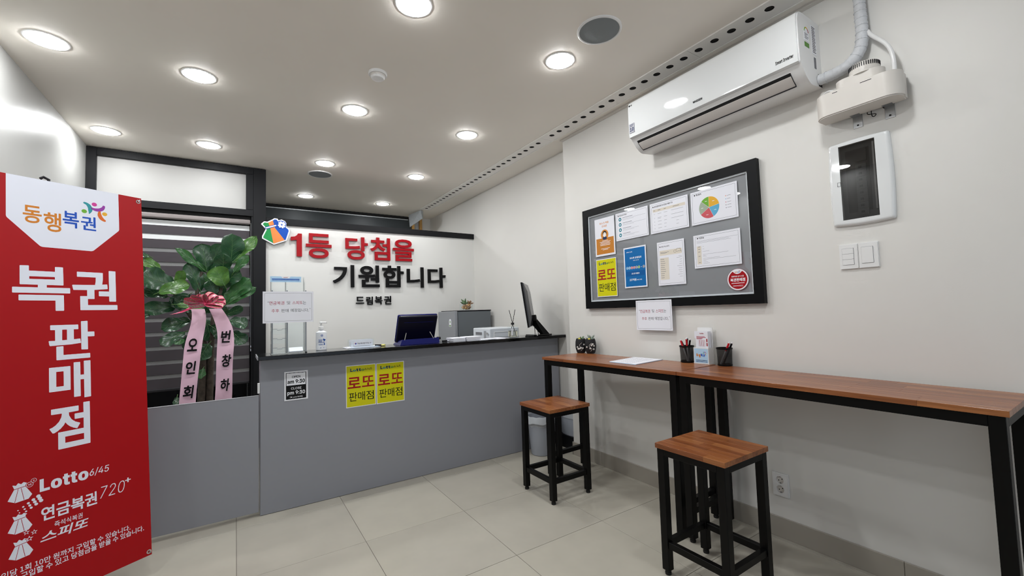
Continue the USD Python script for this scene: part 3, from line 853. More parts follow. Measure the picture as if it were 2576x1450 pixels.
def sale_notice(frame, u0, u1, v0, v1, label, h=.0006):
    s = Sheet('sale_notice', label, 'notice', frame, u0, u1, v0, v1, border=False, h=h, group='printed sale notices')
    d = .0105
    s.put('border_line', ring(u0 + d, u1 - d, v0 + d, v1 - d, .0012), 'ink_grey')
    for txt, a0, a1, b0, b1, m in (('“', .092, .115, .655, .685, 'ink_grey'), ('연금복권', .122, .412, .575, .690, 'ink_rose'), ('및', .460, .528, .580, .690, 'ink_grey'),
                                    ('스피또', .570, .778, .580, .690, 'ink_rose'), ('는', .782, .848, .580, .690, 'ink_grey'),
                                    ('추후', .165, .310, .335, .440, 'ink_rose'), ('판매', .352, .495, .335, .440, 'ink_grey'), ('예정입니다.', .535, .905, .335, .445, 'ink_grey'), ('”', .915, .937, .425, .450, 'ink_grey')):
        s.text('notice_text', txt, a0, a1, b0, b1, m, grow=.6)
    return s


BN = Frame((XB - .0135, 0, 0), (0, -1, 0), (0, 0, 1))
kn = (XB - .0135) / 2.39
sale_notice(BN, -2.066 * kn, -1.769 * kn, 1.2454 + (1.0845 - 1.2454) * kn, 1.2454 + (1.291 - 1.2454) * kn, 'white sale notice taped under the notice board frame')

# ================================================================== AIR CONDITIONER
ac = thing('air_conditioner', 'white wall mounted split air conditioner above the notice board', 'air conditioner', (XW, 1.385, 2.30))
A0, A1 = .872, 1.897


def prism_y(pts, y0, y1):
    m = extr(Polygon(pts), y1 - y0)
    m.apply_transform(np.array([[1, 0, 0, 0], [0, 0, -1, y1], [0, 1, 0, 0], [0, 0, 0, 1.0]]))
    return m


body = [(XW, 2.305), (2.335, 2.292), (2.315, 2.295), (2.296, 2.304), (2.272, 2.320), (2.250, 2.342), (2.232, 2.362), (2.218, 2.38), (2.214, 2.45), (2.214, 2.58), (2.222, 2.612), (2.238, 2.625), (2.27, 2.630), (XW, 2.630)]
ac.part('body', prism_y(body, A0, A1), 'white_plastic', smooth=25)
panel = [(2.222, 2.371), (2.2065, 2.376), (2.2035, 2.40), (2.2020, 2.48), (2.2025, 2.56), (2.205, 2.592), (2.211, 2.609), (2.222, 2.619), (2.240, 2.6265), (2.2405, 2.622), (2.226, 2.612), (2.216, 2.59)]
ac.part('front_panel', prism_y(panel, A0 + .004, A1 - .002), 'gloss_white', smooth=35)
ac.part('air_slot', prism_y([(2.2405, 2.3512), (2.2512, 2.3392), (2.262, 2.345), (2.250, 2.360)], A0 + .055, A1 - .035), 'black_void')
ac.part('louver', prism_y([(2.2530, 2.342), (2.2508, 2.3375), (2.2708, 2.3185), (2.2945, 2.3022), (2.2970, 2.3060), (2.274, 2.3235)], A0 + .056, A1 - .036), 'flap_plastic', smooth=30)
ac.part('louver_gap', prism_y([(2.2930, 2.2995), (2.297, 2.297), (2.302, 2.3005), (2.297, 2.305)], A0 + .055, A1 - .035), 'mid_dark')
for yy in (A0 + .055, A1 - .035):
    ac.part('louver_gap', prism_y([(2.2405, 2.3515), (2.2500, 2.3375), (2.2703, 2.3175), (2.2945, 2.3008), (2.297, 2.306), (2.262, 2.345)], yy - .0012, yy + .0012), 'mid_dark')
AF = Frame((2.2022, 0, 0), (0, -1, 0), (0, 0, 1))
ac.part('brand_text', AF.solid(fit(letters('WHISEN', 'inter600'), -1.420, -1.362, 2.405, 2.417), -.0004, .0008), 'ink_black')
ac.part('brand_text', AF.solid(fit(letters('Smart Inverter', 'inter500'), -.972, -.893, 2.401, 2.417), -.0002, .0008), 'ink_black')
ac.part('brand_text', Frame((2.2042, 0, 0), (0, -1, 0), (0, 0, 1)).solid(unary_union([disc(-1.884, 2.5885, .006), fit(letters('LG', 'inter600'), -1.875, -1.863, 2.584, 2.593)]), -.003, .0008), 'ink_black')
ac.part('warranty_sticker', AF.solid(sbox(-1.888, 2.401, -1.846, 2.463), -.0010, .0012), 'ink_light')
ac.part('warranty_text', AF.solid(unary_union([fit(letters('10', 'inter700'), -1.884, -1.852, 2.413, 2.437), bars(-1.884, -1.850, [2.455, 2.447], .0025, [.9, .7]), ring(-1.887, -1.847, 2.402, 2.462, .001)]), .0012, .0016), 'ink_navy')
AS = Frame((0, A0, 0), (1, 0, 0), (0, 0, 1))        # the end face towards the viewpoint
ac.part('energy_label', AS.solid(unary_union([disc(2.300, 2.545, .025).intersection(sbox(2.2, 2.545, 2.4, 2.6)), sbox(2.275, 2.50, 2.325, 2.545)]), 0, .0008), 'paper_gloss')
arc = disc(2.300, 2.545, .024).difference(disc(2.300, 2.545, .018)).intersection(sbox(2.2, 2.545, 2.4, 2.6))
ac.part('energy_arc', AS.solid(arc.intersection(sbox(2.2, 2.5, 2.292, 2.6)), .0008, .001), 'logo_green')
ac.part('energy_arc', AS.solid(arc.intersection(sbox(2.292, 2.5, 2.312, 2.6)), .0008, .001), 'logo_yellow')
ac.part('energy_arc', AS.solid(arc.intersection(sbox(2.312, 2.5, 2.4, 2.6)), .0008, .001), 'ink_red')
ac.part('energy_print', AS.solid(bars(2.280, 2.320, [2.535, 2.528, 2.520, 2.512], .003, [.9, .6, 1, .8]), .0008, .001), 'ink_grey')
ac.part('energy_print', AS.solid(sbox(2.277, 2.470, 2.323, 2.492), 0, .001), 'ink_green')
ac.part('rating_label', AS.solid(sbox(2.355, 2.455, 2.400, 2.600), 0, .0008), 'paper_gloss')
ac.part('rating_print', AS.solid(unary_union([bars(2.359, 2.396, [2.592 - .009 * k for k in range(15)], .005, [1, .8, .95, .9])]), .0008, .001), 'ink_grey')
ac.part('rating_print', AS.solid(sbox(2.368, 2.385, 2.388, 2.44), 0, .001), 'ink_grey')
ac.part('pipe_port', AS.solid(sbox(2.405, 2.305, 2.440, 2.365), 0, .001), 'black_void')
ac.part('bracket_plate', bx(2.43, XW - .0005, A0 + .001, A1 + .004, 2.33, 2.62), 'steel')

pipe = thing('refrigerant_pipe', 'grey tape wrapped refrigerant pipe rising from the air conditioner to the ceiling', 'pipe', (2.40, .70, H))
pp = smooth_path([(2.408, .868, 2.335), (2.405, .83, 2.333), (2.403, .785, 2.336), (2.402, .735, 2.355), (2.405, .705, 2.392), (2.410, .693, 2.45), (2.412, .693, 2.54), (2.412, .694, 2.66), (2.412, .696, H - .002)], 10)
rr = np.linspace(.026, .021, len(pp)) + .0012 * np.sin(np.arange(len(pp)) * 2.1)
pipe.part('wrapped_pipe', tube(pp, rr, 14), 'wrap_tape', smooth=60)
for k in range(4, len(pp) - 4, 5):
    pipe.part('tape_edge', tube([pp[k], (pp[k] + pp[k + 1]) / 2], rr[k] + .0015, 14), 'wrap_tape')
pipe.part('drain_hose', tube(smooth_path([(2.412, .672, 2.47), (2.40, .640, 2.415), (2.392, .606, 2.365), (2.385, .588, 2.31), (2.385, .585, 2.225)], 8), .0085, 10), 'white_plastic', smooth=60)

pu = thing('drain_pump', 'beige wall mounted drain pump unit under the wrapped pipe', 'pump', (XW, .71, 2.17))
tank = LineString([(2.372, .612), (2.372, .812)]).buffer(.058, quad_segs=8).union(sbox(2.372, .560, 2.430, .868))
pu.part('tank', trimesh.util.concatenate([extr(tank.buffer(-.004), .005).apply_translation((0, 0, 2.107)), extr(tank, .105).apply_translation((0, 0, 2.112))]), 'warm_plastic', smooth=30)
neck = LineString([(2.378, .66), (2.378, .745)]).buffer(.047, quad_segs=8)
pu.part('motor_housing', extr(neck, .045).apply_translation((0, 0, 2.217)), 'warm_plastic', smooth=30)
pu.part('motor_cap', lathe([(0, 2.258), (.055, 2.258), (.056, 2.275), (.054, 2.300), (.047, 2.308), (0, 2.310)], (2.378, .685), 40), 'warm_plastic', smooth=30)
ribs = []
for a in np.linspace(0, 2 * math.pi, 44, endpoint=False):
    ribs.append(bx(.0535, .0565, -.0014, .0014, 2.284, 2.302).apply_transform(trimesh.transformations.rotation_matrix(a, (0, 0, 1))).apply_translation((2.378, .685, 0)))
pu.part('vent_slots', ribs, 'mid_dark', kind='stuff')
pu.part('vent_slit', bx(2.3135, 2.3155, .645, .685, 2.205, 2.2075), 'mid_dark')
pu.part('vent_slit', bx(2.3135, 2.3155, .77, .79, 2.205, 2.2075), 'mid_dark')
for yy in (.625, .742):
    b_ = pu.part('wall_bracket', [bx(2.4425, XW, yy - .018, yy + .018, 2.052, 2.115, .001), bx(2.405, XW, yy - .018, yy + .018, 2.1055, 2.1075)], 'steel')
    b_.part('screw', cyl(.004, 0, .0015, n=10).apply_transform(trimesh.transformations.rotation_matrix(-math.pi / 2, (0, 1, 0))).apply_translation((2.4425, yy, 2.065)), 'mid_dark')
pu.part('power_lead', tube(smooth_path([(2.385, .790, 2.228), (2.375, .815, 2.245), (2.39, .845, 2.250), (2.40, .865, 2.232), (2.41, .862, 2.205), (2.425, .845, 2.20)], 8), .0045, 8), 'white_plastic', smooth=60)
pu.part('cord_tail', tube(smooth_path([(2.43, .70, 2.106), (2.43, .685, 2.092), (2.43, .67, 2.085), (2.43, .678, 2.078), (2.43, .685, 2.086), (2.43, .64, 2.10)], 6), .0018, 6), 'black_rubber')

# ================================================================== BREAKER BOX, SWITCHES, SOCKET
KB = 2.428 / 2.40
WF = Frame((XW, 0, 0), (0, -1, 0), (0, 0, 1))
eb = thing('breaker_box', 'white breaker panel with a smoked window on the right wall', 'breaker box', (XW, .745, 1.80))
u0, u1, v0, v1 = -.8625, -.6305, 1.603, 1.999
wn = (-.820, -.683, 1.627, 1.982)


def bulged(u0, u1, v0, v1, d):
    e = [(u0 + (u1 - u0) * t, v0 - d * math.sin(math.pi * t)) for t in np.linspace(0, 1, 12)]
    e += [(u1 + d * math.sin(math.pi * t), v0 + (v1 - v0) * t) for t in np.linspace(0, 1, 12)[1:]]
    e += [(u1 - (u1 - u0) * t, v1 + d * math.sin(math.pi * t)) for t in np.linspace(0, 1, 12)[1:]]
    e += [(u0 - d * math.sin(math.pi * t), v1 - (v1 - v0) * t) for t in np.linspace(0, 1, 12)[1:-1]]
    return Polygon(e).buffer(-.010).buffer(.010)


hole = sbox(wn[0], wn[2], wn[1], wn[3])
sh = bulged(u0, u1, v0, v1, .006)
def loft(rings):
    """a shell through rings of points seen from one centre (same count each)"""
    V = np.vstack(rings)
    n = len(rings[0])
    F = []
    for i in range(len(rings) - 1):
        for j in range(n):
            k = (j + 1) % n
            F += [(i * n + j, i * n + k, (i + 1) * n + k), (i * n + j, (i + 1) * n + k, (i + 1) * n + j)]
    return trimesh.Trimesh(V, np.array(F), process=False)


def star_ring(poly, n=200):
    c = np.array([(u0 + u1) / 2, (v0 + v1) / 2])
    out = []
    for a in np.linspace(0, 2 * math.pi, n, endpoint=False):
        d = np.array([math.cos(a), math.sin(a)])
        out.append(np.array(LineString([c, c + d]).intersection(poly.exterior).coords[0]))
    return out


rings_ = []
for t in np.linspace(0, math.pi / 2, 8):
    for_ins, h_ = .014 * (1 - math.cos(t)), .006 + .0135 * math.sin(t)
    rings_.append(np.array([WF.at(p[0], p[1], h_) for p in star_ring(sh.buffer(-for_ins))]))
rings_.insert(0, np.array([WF.at(p[0], p[1], 0) for p in star_ring(sh)]))
rim_ = loft(rings_)
eb.part('cover_edge', rim_, 'gloss_white', smooth=50)
eb.part('cover', WF.solid(sh.buffer(-.0139).difference(hole.buffer(.0005)), .0172, .0195), 'gloss_white')
eb.part('window_reveal', WF.solid(hole.buffer(.003, join_style=2).difference(hole), .001, .0172), 'white_plastic')
eb.part('inside_tray', WF.solid(hole, 0, .002), 'breaker_grey')
eb.part('din_plate', WF.solid(sbox(-.800, 1.66, -.710, 1.955), .002, .004), 'breaker_dark')
eb.part('main_breaker', WF.solid(sbox(-.760, 1.893, -.718, 1.950), .002, .013), 'breaker_dark')
for k in range(8):
    z1 = 1.880 - .030 * k
    b_ = eb.part('circuit_breaker', WF.solid(sbox(-.762, z1 - .0285, -.722, z1), .002, .012), 'breaker_grey')
    b_.part('toggle', WF.solid(sbox(-.750, z1 - .019, -.738, z1 - .010), .012, .0145), 'mid_dark')
eb.part('hinge_rail', WF.solid(sbox(-.695, 1.66, -.688, 1.97), .004, .014), 'steel')
eb.part('window', WF.solid(hole, .0165, .0185), 'smoked_glass')
eb.part('latch', WF.solid(ring(-.833, -.820, 1.792, 1.812, .0012), .0195, .0202), 'ink_black')

swt = thing('light_switch', 'white double light switch plate below the breaker box', 'light switch', (XW, .775, 1.46))
for a, b in ((-.8505, -.7765), (-.7755, -.7010)):
    f_ = [WF.solid(rrect(a, b, 1.3945, 1.5125, .003), 0, .006), WF.solid(rrect(a + .002, b - .002, 1.3965, 1.5105, .004), .006, .009)]
    p_ = swt.part('plate', f_, 'white_plastic')
    if a < -.8:
        for z in (1.4155, 1.4415, 1.4675):
            p_.part('rocker', WF.solid(rrect(-.8375, -.7935, z, z + .0250, .001), .009, .0112), 'white_plastic')
        p_.part('rocker_gap', WF.solid(sbox(-.8385, 1.4145, -.7925, 1.4935), .0088, .0093), 'ink_grey')
    else:
        p_.part('rocker', WF.solid(rrect(-.763, -.7205, 1.4175, 1.4915, .001), .009, .0115), 'white_plastic')
        p_.part('rocker_gap', WF.solid(sbox(-.764, 1.4165, -.7195, 1.4925), .0088, .0093), 'ink_grey')

sk = thing('wall_socket', 'white double power socket low on the right wall under the bar table', 'socket', (XW, 1.18, .28))
plate = rrect(-1.226, -1.1465, .217, .338, .004)
wells = unary_union([disc(-1.188, .3025, .0195), disc(-1.188, .2545, .0195)])
sk.part('plate', [WF.solid(plate.difference(wells), 0, .008), WF.solid(plate.buffer(-.004).difference(wells), .008, .0105)], 'white_plastic')
for z in (.3025, .2545):
    w_ = sk.part('socket_well', WF.solid(disc(-1.188, z, .0195), .0005, .002), 'warm_plastic')
    w_.part('pin_holes', WF.solid(unary_union([disc(-1.188 + .0095 * math.cos(a), z + .0095 * math.sin(a), .0028) for a in (.5, .5 + math.pi)]), .002, .0024), 'black_void')
    w_.part('earth_clip', WF.solid(unary_union([sbox(-1.191, z + .014, -1.185, z + .019), sbox(-1.191, z - .019, -1.185, z - .014)]), .002, .005), 'steel')

# ================================================================== BAR TABLES AND STOOLS
def planks(node, x0, x1, y0, y1, z0, z1, w, seed, length=.5):
    r_ = random.Random(seed)
    n = max(1, round((x1 - x0) / w))
    w = (x1 - x0) / n
    for i in range(n):
        y = y0
        first = True
        while y < y1 - 1e-6:
            l = length * r_.uniform(.55, 1.2) if not first else length * r_.uniform(.25, 1.0)
            first = False
            e = y + l
            if y1 - e < .12 * length / .5:
                e = y1
            node.part('plank', bx(x0 + w * i + .00012, x0 + w * (i + 1) - .00012, y + .0001, e - .0001, z0, z1 - r_.uniform(0, .00012), .0006), r_.choice(WOODS), local=True)
            y = e


def bar_table(label, loc, rotz, L, seed, D=.40, HT=.89):
    t = thing('bar_table', label, 'table', loc, rotz, 'tall wooden bar tables along the wall')
    top = t.part('top', bx(.002, D - .002, .002, L - .002, HT - .0195, HT - .0045), 'wood_d', local=True)
    planks(top, 0, D, 0, L, HT - .020, HT, .050, seed)
    q, i = .04, .010
    t.part('apron', bx(i, i + .03, i + q, L - i - q, HT - .058, HT - .020, .001), 'black_steel', local=True)
    t.part('apron', bx(D - i - .03, D - i, i + q, L - i - q, HT - .058, HT - .020, .001), 'black_steel', local=True)
    for y in (i, L - i - q):
        t.part('apron', bx(i + q, D - i - q, y, y + .03, HT - .058, HT - .020, .001), 'black_steel', local=True)
        t.part('stretcher', bx(i + q, D - i - q, y + .005, y + .035, .145, .175, .001), 'black_steel', local=True)
        for x in (i, D - i - q):
            lg = t.part('leg', bx(x, x + q, y, y + q, .022, HT - .020, .0015), 'black_steel', local=True)
            lg.part('foot', lathe([(0, 0), (.014, 0), (.015, .004), (.015, .012), (.0125, .013), (.0125, .022), (0, .022)], (x + q / 2, y + q / 2), 16), 'black_rubber', smooth=30, local=True)
    return t


bar_table('near bar table at the right edge of the picture, above the wall socket', (2.000, .289, 0), 0, 1.186, 3)
bar_table('far bar table with the succulent pots, beside the counter', (2.0005, 1.4775, 0), math.radians(2.4), 1.140, 8)


def stool(label, loc, rotz):
    S, q, HT = .346, .036, .60
    t = thing('bar_stool', label, 'stool', loc, rotz, 'square wooden bar stools')
    a = S / 2
    top = t.part('seat', bx(-a + .002, a - .002, -a + .002, a - .002, HT - .0215, HT - .005), 'wood_d', local=True)
    planks(top, -a, a, -a, a, HT - .022, HT, .044, 21, .26)
    e = a - .006
    for s in (-1, 1):
        t.part('apron', bx(s * e, s * (e - .025), -e + q, e - q, HT - .052, HT - .022, .001), 'black_steel', local=True)
        t.part('apron', bx(-e + q, e - q, s * e, s * (e - .025), HT - .052, HT - .022, .001), 'black_steel', local=True)
        t.part('stretcher', bx(s * (e - .005), s * (e - .030), -e + q, e - q, .125, .155, .001), 'black_steel', local=True)
        t.part('stretcher', bx(-e + q, e - q, s * (e - .005), s * (e - .030), .125, .155, .001), 'black_steel', local=True)
        for r in (-1, 1):
            lg = t.part('leg', bx(s * e, s * (e - q), r * e, r * (e - q), .022, HT - .022, .0015), 'black_steel', local=True)
            lg.part('foot', lathe([(0, 0), (.0135, 0), (.0145, .004), (.0145, .012), (.012, .013), (.012, .022), (0, .022)], (s * (e - q / 2), r * (e - q / 2)), 16), 'black_rubber', smooth=30, local=True)
    return t


st0 = stool('near square wooden bar stool on black steel legs in the foreground', (1.845, 1.198, 0), 0)
dup(st0, 'bar_stool', (1.863, 2.374, 0), 0, 'far square wooden bar stool on black legs in front of the counter', 'stool', 'square wooden bar stools')

# ================================================================== THINGS ON THE BAR TABLES
TZ = .89


def succulent(node, c, z, n, r, h, m, seed):
    r_ = random.Random(seed)
    for k in range(n):
        a, e = r_.uniform(0, 6.28), r_.uniform(.25, 1.1)
        L = r * r_.uniform(.6, 1.1)
        tip = np.array([math.cos(a) * math.cos(e), math.sin(a) * math.cos(e), math.sin(e)]) * L
        base = np.array([c[0], c[1], z]) + np.array([math.cos(a), math.sin(a), 0]) * .004
        node.part('leaf', tube([base, base + tip * .35, base + tip * .7, base + tip], [.002, .0048, .0042, .0006], 6), m, smooth=60)


def pot(label, c, seed, m):
    t = thing('succulent_pot', label, 'potted plant', (c[0], c[1], TZ), group='black ceramic succulent pots')
    prof = [(0, 0), (.030, 0), (.035, .008), (.0425, .035), (.0445, .060), (.0425, .088), (.0375, .111), (.035, .114), (.035, .104), (0, .104)]
    t.part('pot', lathe(prof, c, 40, TZ), 'ceramic_black', smooth=40)
    t.part('soil', lathe([(0, .1065), (.0345, .1065), (.0345, .1045), (0, .1045)], c, 24, TZ), 'soil')
    r_ = random.Random(seed)
    FA = math.pi + .80
    bl_ = []
    for k in range(7):
        a = FA + r_.uniform(-.75, .75)
        zz = r_.uniform(.03, .078)
        R = .0435
        for w in range(5):
            b = w * 1.257
            bl_.append(trimesh.creation.icosphere(1, .0036).apply_translation((c[0] + R * math.cos(a + .10 * math.cos(b)), c[1] + R * math.sin(a + .10 * math.cos(b)), TZ + zz + .004 * math.sin(b))))
    t.part('painted_blossom', bl_, 'ceramic_print')
    a = FA
    stem = [(c[0] + .0442 * math.cos(a + .25 * math.sin(k * .9)), c[1] + .0442 * math.sin(a + .25 * math.sin(k * .9)), TZ + .02 + .008 * k) for k in range(9)]
    t.part('painted_stem', tube(stem, .0012, 6), 'ceramic_print')
    a = FA - .25
    tg = bx(-.0085, .0085, -.0008, .0008, 0, .013, .0004).apply_transform(trimesh.transformations.rotation_matrix(a - math.pi / 2, (0, 0, 1))).apply_translation((c[0] + .036 * math.cos(a), c[1] + .036 * math.sin(a), TZ + .110))
    t.part('name_tag', tg, 'tag_yellow', label='small yellow name tag')
    succulent(t, c, TZ + .107, 14, .034 if m == 'succulent' else .050, .03, m, seed)


pot('left black succulent pot with low green leaves at the far bar end', (2.352, 2.619), 4, 'succulent')
pot('right black succulent pot with taller grey green leaves at the far bar end', (2.372, 2.528), 5, 'succulent_pale')

pd = thing('form_pad', 'pad of white printed forms lying on the far bar table', 'paper pad', (2.21, 1.94, TZ), math.radians(0))
PQ = [(2.062, 2.026), (2.064, 1.808), (2.378, 1.850), (2.362, 2.076)]
def slab_of(pts, z0, z1): return extr(Polygon(pts), z1 - z0).apply_translation((0, 0, z0))
pd.part('blue_backing', slab_of(PQ, TZ + .0005, TZ + .003), 'sky_print')
pd.part('top_sheet', slab_of([(x + .002 * (1 if x < 2.2 else -1), y) for x, y in PQ], TZ + .003, TZ + .005), 'paper')
A_, B_, C_, D_ = (np.array(p) for p in PQ)
ln = []
for i in range(11):
    for j in range(5):
        s_, t_ = .10 + .075 * i, .12 + .165 * j
        p0 = A_ * (1 - s_) * (1 - t_) + D_ * s_ * (1 - t_) + B_ * (1 - s_) * t_ + C_ * s_ * t_
        ln.append(sbox(p0[0], p0[1], p0[0] + .006, p0[1] + .022))
pd.part('printed_grid', extr(unary_union(ln), .0002).apply_translation((0, 0, TZ + .005)), 'ink_light')


def pen_cup(label, c):
    t = thing('mesh_pen_cup', label, 'pen cup', (c[0], c[1], TZ + .001), group='black mesh pen cups')
    t.part('mesh_wall', lathe([(.0385, .008), (.0395, .05), (.042, .1), (.0415, .1), (.039, .05), (.038, .008)], c, 36, TZ), 'mesh_wire', smooth=30)
    t.part('rim', lathe([(.0405, .098), (.0425, .096), (.0445, .099), (.0445, .103), (.0425, .105), (.0405, .103), (.0405, .098)], c, 36, TZ), 'black_steel', smooth=40)
    t.part('base_band', lathe([(0, .001), (.0385, .001), (.0395, .003), (.0392, .010), (.037, .010), (.037, .004), (0, .004)], c, 36, TZ), 'black_steel', smooth=30)


def pen(label, c, foot, top, L, cap, group):
    a = np.array([c[0] + foot[0], c[1] + foot[1], TZ + .006])
    d = np.array([c[0] + top[0], c[1] + top[1], TZ + .103]) - a
    d /= np.linalg.norm(d)
    t = thing('marker_pen', label, 'pen', tuple(a), group=group)
    t.part('barrel', tube([a, a + d * .004, a + d * (L - .055)], [.0035, .005, .005], 10), 'pen_clear' if cap != 'pen_black' else 'pen_black')
    t.part('cap', tube([a + d * (L - .055), a + d * (L - .006), a + d * (L - .005)], [.0058, .0056, .004], 10), cap)
    t.part('end_plug', tube([a + d * (L - .006), a + d * (L + .002), a + d * (L + .003)], [.0042, .0042, .002], 10), 'ink_white')


c1, c2 = (2.385, 1.672), (2.390, 1.428)
pen_cup('left black mesh pen cup, left of the leaflet holder', c1)
pen_cup('right black mesh pen cup, right of the leaflet holder', c2)
G1, G2 = 'pens in the left mesh cup', 'pens in the right mesh cup'
pen('black pen leaning far left in the left mesh cup', c1, (.014, -.014), (.010, .030), .140, 'pen_black', G1)
pen('red pen leaning left in the left mesh cup', c1, (-.014, -.014), (-.010, .022), .142, 'pen_red', G1)
pen('black pen with a white end standing tallest in the left mesh cup', c1, (-.002, .006), (.004, .000), .148, 'pen_black', G1)
pen('red pen standing upright among black pens in the left mesh cup', c1, (.010, -.004), (-.006, -.008), .146, 'pen_red', G1)
pen('black pen standing at the right in the left mesh cup', c1, (.014, .010), (.008, -.014), .143, 'pen_black', G1)
pen('dark red pen leaning right in the right mesh cup', c2, (-.012, .020), (-.008, -.022), .142, 'pen_red', G2)
pen('black pen leaning right in the right mesh cup', c2, (.010, .016), (.008, -.030), .142, 'pen_black', G2)

# leaflet holder
lh = thing('leaflet_holder', 'white leaflet holder with a pale blue lottery logo between the pen cups', 'leaflet holder', (2.385, 1.545, TZ))
hf = Frame((2.358, 1.606, TZ), (.06 / .93 * .2, -.998, 0), (0, 0, 1))
hf.u = np.array([.07, -.9975, 0]); hf.n = np.cross(hf.u, hf.v)
lh.part('front_box', hf.solid(rrect(0, .094, .002, .098), -.004, 0), 'white_plastic')
for a in (0, .091):
    lh.part('side_wall', hf.solid(sbox(a, .002, a + .003, .098), -.052, -.004), 'white_plastic')
lh.part('back_plate', hf.solid(sbox(.002, .002, .096, .218), -.056, -.052), 'white_plastic')
lh.part('base_plate', hf.solid(sbox(-.002, 0.0005, .096, .003), -.070, -.0005), 'white_plastic')
lh.part('blue_print', hf.solid(sbox(.004, .007, .090, .093), 0, .0004), 'sky_print')


def logo_parts(node, f, u0, v0, w, h, big=True):
    """the four syllables and the three dancing figures of the printed logo, in a box w wide"""
    X = lambda s: u0 + w * s
    Y = lambda s: v0 + w * s
    for ch, a, b, c, d, m in (('동', .0, .21, .105, .39, 'logo_amber'), ('행', .235, .44, .0, .32, 'logo_amber'), ('복', .455, .66, .10, .385, 'logo_blue'), ('권', .685, .885, .095, .34, 'logo_blue')):
        node.part('logo_letter', f.solid(fit(letters(ch, 'cjk', 96, 3.0, 1), X(a), X(b), Y(c), Y(d)), h, h + .0004), m)
    for pts, m in ((((.735, .565), (.80, .53), (.815, .46), (.795, .40)), 'logo_teal'), (((.835, .50), (.90, .485), (.96, .50), (1.0, .57)), 'logo_purple'), (((.935, .405), (.945, .33), (.98, .27), (1.005, .25)), 'logo_orange')):
        w_ = [.010, .032, .036, .018]
        sh = unary_union([Polygon(np.array(disc(X(p[0]), Y(p[1]), w * r / 1.6).exterior.coords)) for p, r in zip(smooth_path(pts, 6), np.interp(np.linspace(0, 1, 19), [0, .33, .66, 1], w_))])
        node.part('logo_figure', f.solid(sh, h, h + .0004), m)
    for u, v, m in ((.73, .43, 'logo_green'), (.87, .58, 'logo_pink'), (1.015, .425, 'logo_yellow')):
        node.part('logo_dot', f.solid(ellipse(X(u), Y(v), w * .036, w * .030), h, h + .0004), m)


logo_parts(lh, hf, .016, .039, .062, .0004)
lh.part('print_lines', hf.solid(bars(.012, .086, [.023, .015], .003, [.97, .97], .5), .0004, .0006), 'ink_navy')
sl = thing('number_slips', 'stack of white and pink number slips standing in the leaflet holder', 'slips', (2.38, 1.545, TZ + .1))
sl.part('slip_stack', hf.solid(sbox(.010, .006, .088, .196), -.046, -.016), 'paper')
sl.part('side_slip', hf.solid(sbox(.002, .155, .088, .197), -.0155, -.0145), 'paper')
sl.part('front_slip', hf.solid(sbox(.010, .006, .088, .195), -.0142, -.0130), 'paper')
sl.part('print_lines', hf.solid(unary_union([bars(.016, .082, [.165, .160, .155, .150], .003, [.8, .9, .6, .5])] + [sbox(.030 + .006 * k, .105, .0315 + .006 * k, .145) for k in range(7)]), -.0130, -.0126), 'ink_rose')
sl.part('print_marks', hf.solid(unary_union([sbox(.078, .108, .084, .128), sbox(.078, .133, .084, .152), fit(letters('Lotto', 'inter700', 64), .038, .062, .180, .1875)]), -.0130, -.0124), 'ink_red')

# ================================================================== THINGS ON THE COUNTER
CZ = 1.009
# acrylic display stand
ds = thing('acrylic_display_stand', 'tall clear acrylic leaflet stand at the left end of the counter', 'display stand', (.30, 3.25, CZ))
SX0, SXM, SX1, SYF, SYB = .200, .287, .400, 3.20, 3.30
for x in (SX0, SXM, SX1):
    ds.part('upright', hull([(x - .0035, SYF + .03, CZ + .47), (x + .0035, SYF + .03, CZ + .47), (x - .0035, SYB, CZ + .52), (x + .0035, SYB, CZ + .52), (x - .0035, SYF, CZ + .005), (x + .0035, SYF, CZ + .005), (x - .0035, SYB, CZ + .005), (x + .0035, SYB, CZ + .005)]), 'clear_sheet')
    ds.part('upright_edge', bx(x - .0036, x + .0036, SYF - .002, SYF, CZ + .005, CZ + .42), 'acrylic_edge')
ds.part('back_sheet', bx(SX0, SX1, SYB - .002, SYB, CZ + .005, CZ + .52), 'clear_sheet')
ds.part('base_sheet', bx(SX0 - .006, SX1 + .006, SYF - .012, SYB + .01, CZ + .0005, CZ + .005), 'acrylic')
for k in range(6):
    z = CZ + .035 + .062 * k
    ds.part('pocket_front', bx(SX0 + .004, SXM - .004, SYF + .001, SYF + .0025, z - .03, z + .005), 'clear_sheet')
    ds.part('pocket_lip', [bx(SX0 + .004, SX0 + .030, SYF, SYF + .003, z + .004, z + .0062), bx(SXM - .030, SXM - .004, SYF, SYF + .003, z + .004, z + .0062), bx(SX0 + .028, SXM - .028, SYF, SYF + .003, z - .003, z - .0010)], 'acrylic_edge')
ds.part('pocket_front', bx(SXM + .004, SX1 - .004, SYF + .001, SYF + .0025, CZ + .01, CZ + .20), 'clear_sheet')
HF = Frame((0, SYB - .004, 0), (1, 0, 0), (0, 0, 1))
ds.part('header_card', HF.solid(sbox(.194, 1.491, .383, 1.530), 0, .002), 'sky_print')
ds.part('header_tab', HF.solid(Polygon([(.260, 1.530), (.268, 1.517), (.309, 1.517), (.317, 1.530)]), .002, .0022), 'ink_white')
ds.part('header_text', HF.solid(unary_union([bars(.202, .375, [1.511], .006, [.97], .5), bars(.206, .372, [1.5025], .0028, [1], .5)]), .002, .0023), 'ink_blue')
ds.part('header_logo', HF.solid(fit(letters('동행복권', 'cjk', 64, 2), .274, .300, 1.5205, 1.5265), .0022, .0025), 'ink_rose')
NF = Frame((0, 3.15, 0), (1, 0, 0), (0, 0, 1))
sale_notice(NF, .144, .441, 1.214, 1.4185, 'white sale notice hung on the acrylic display stand')
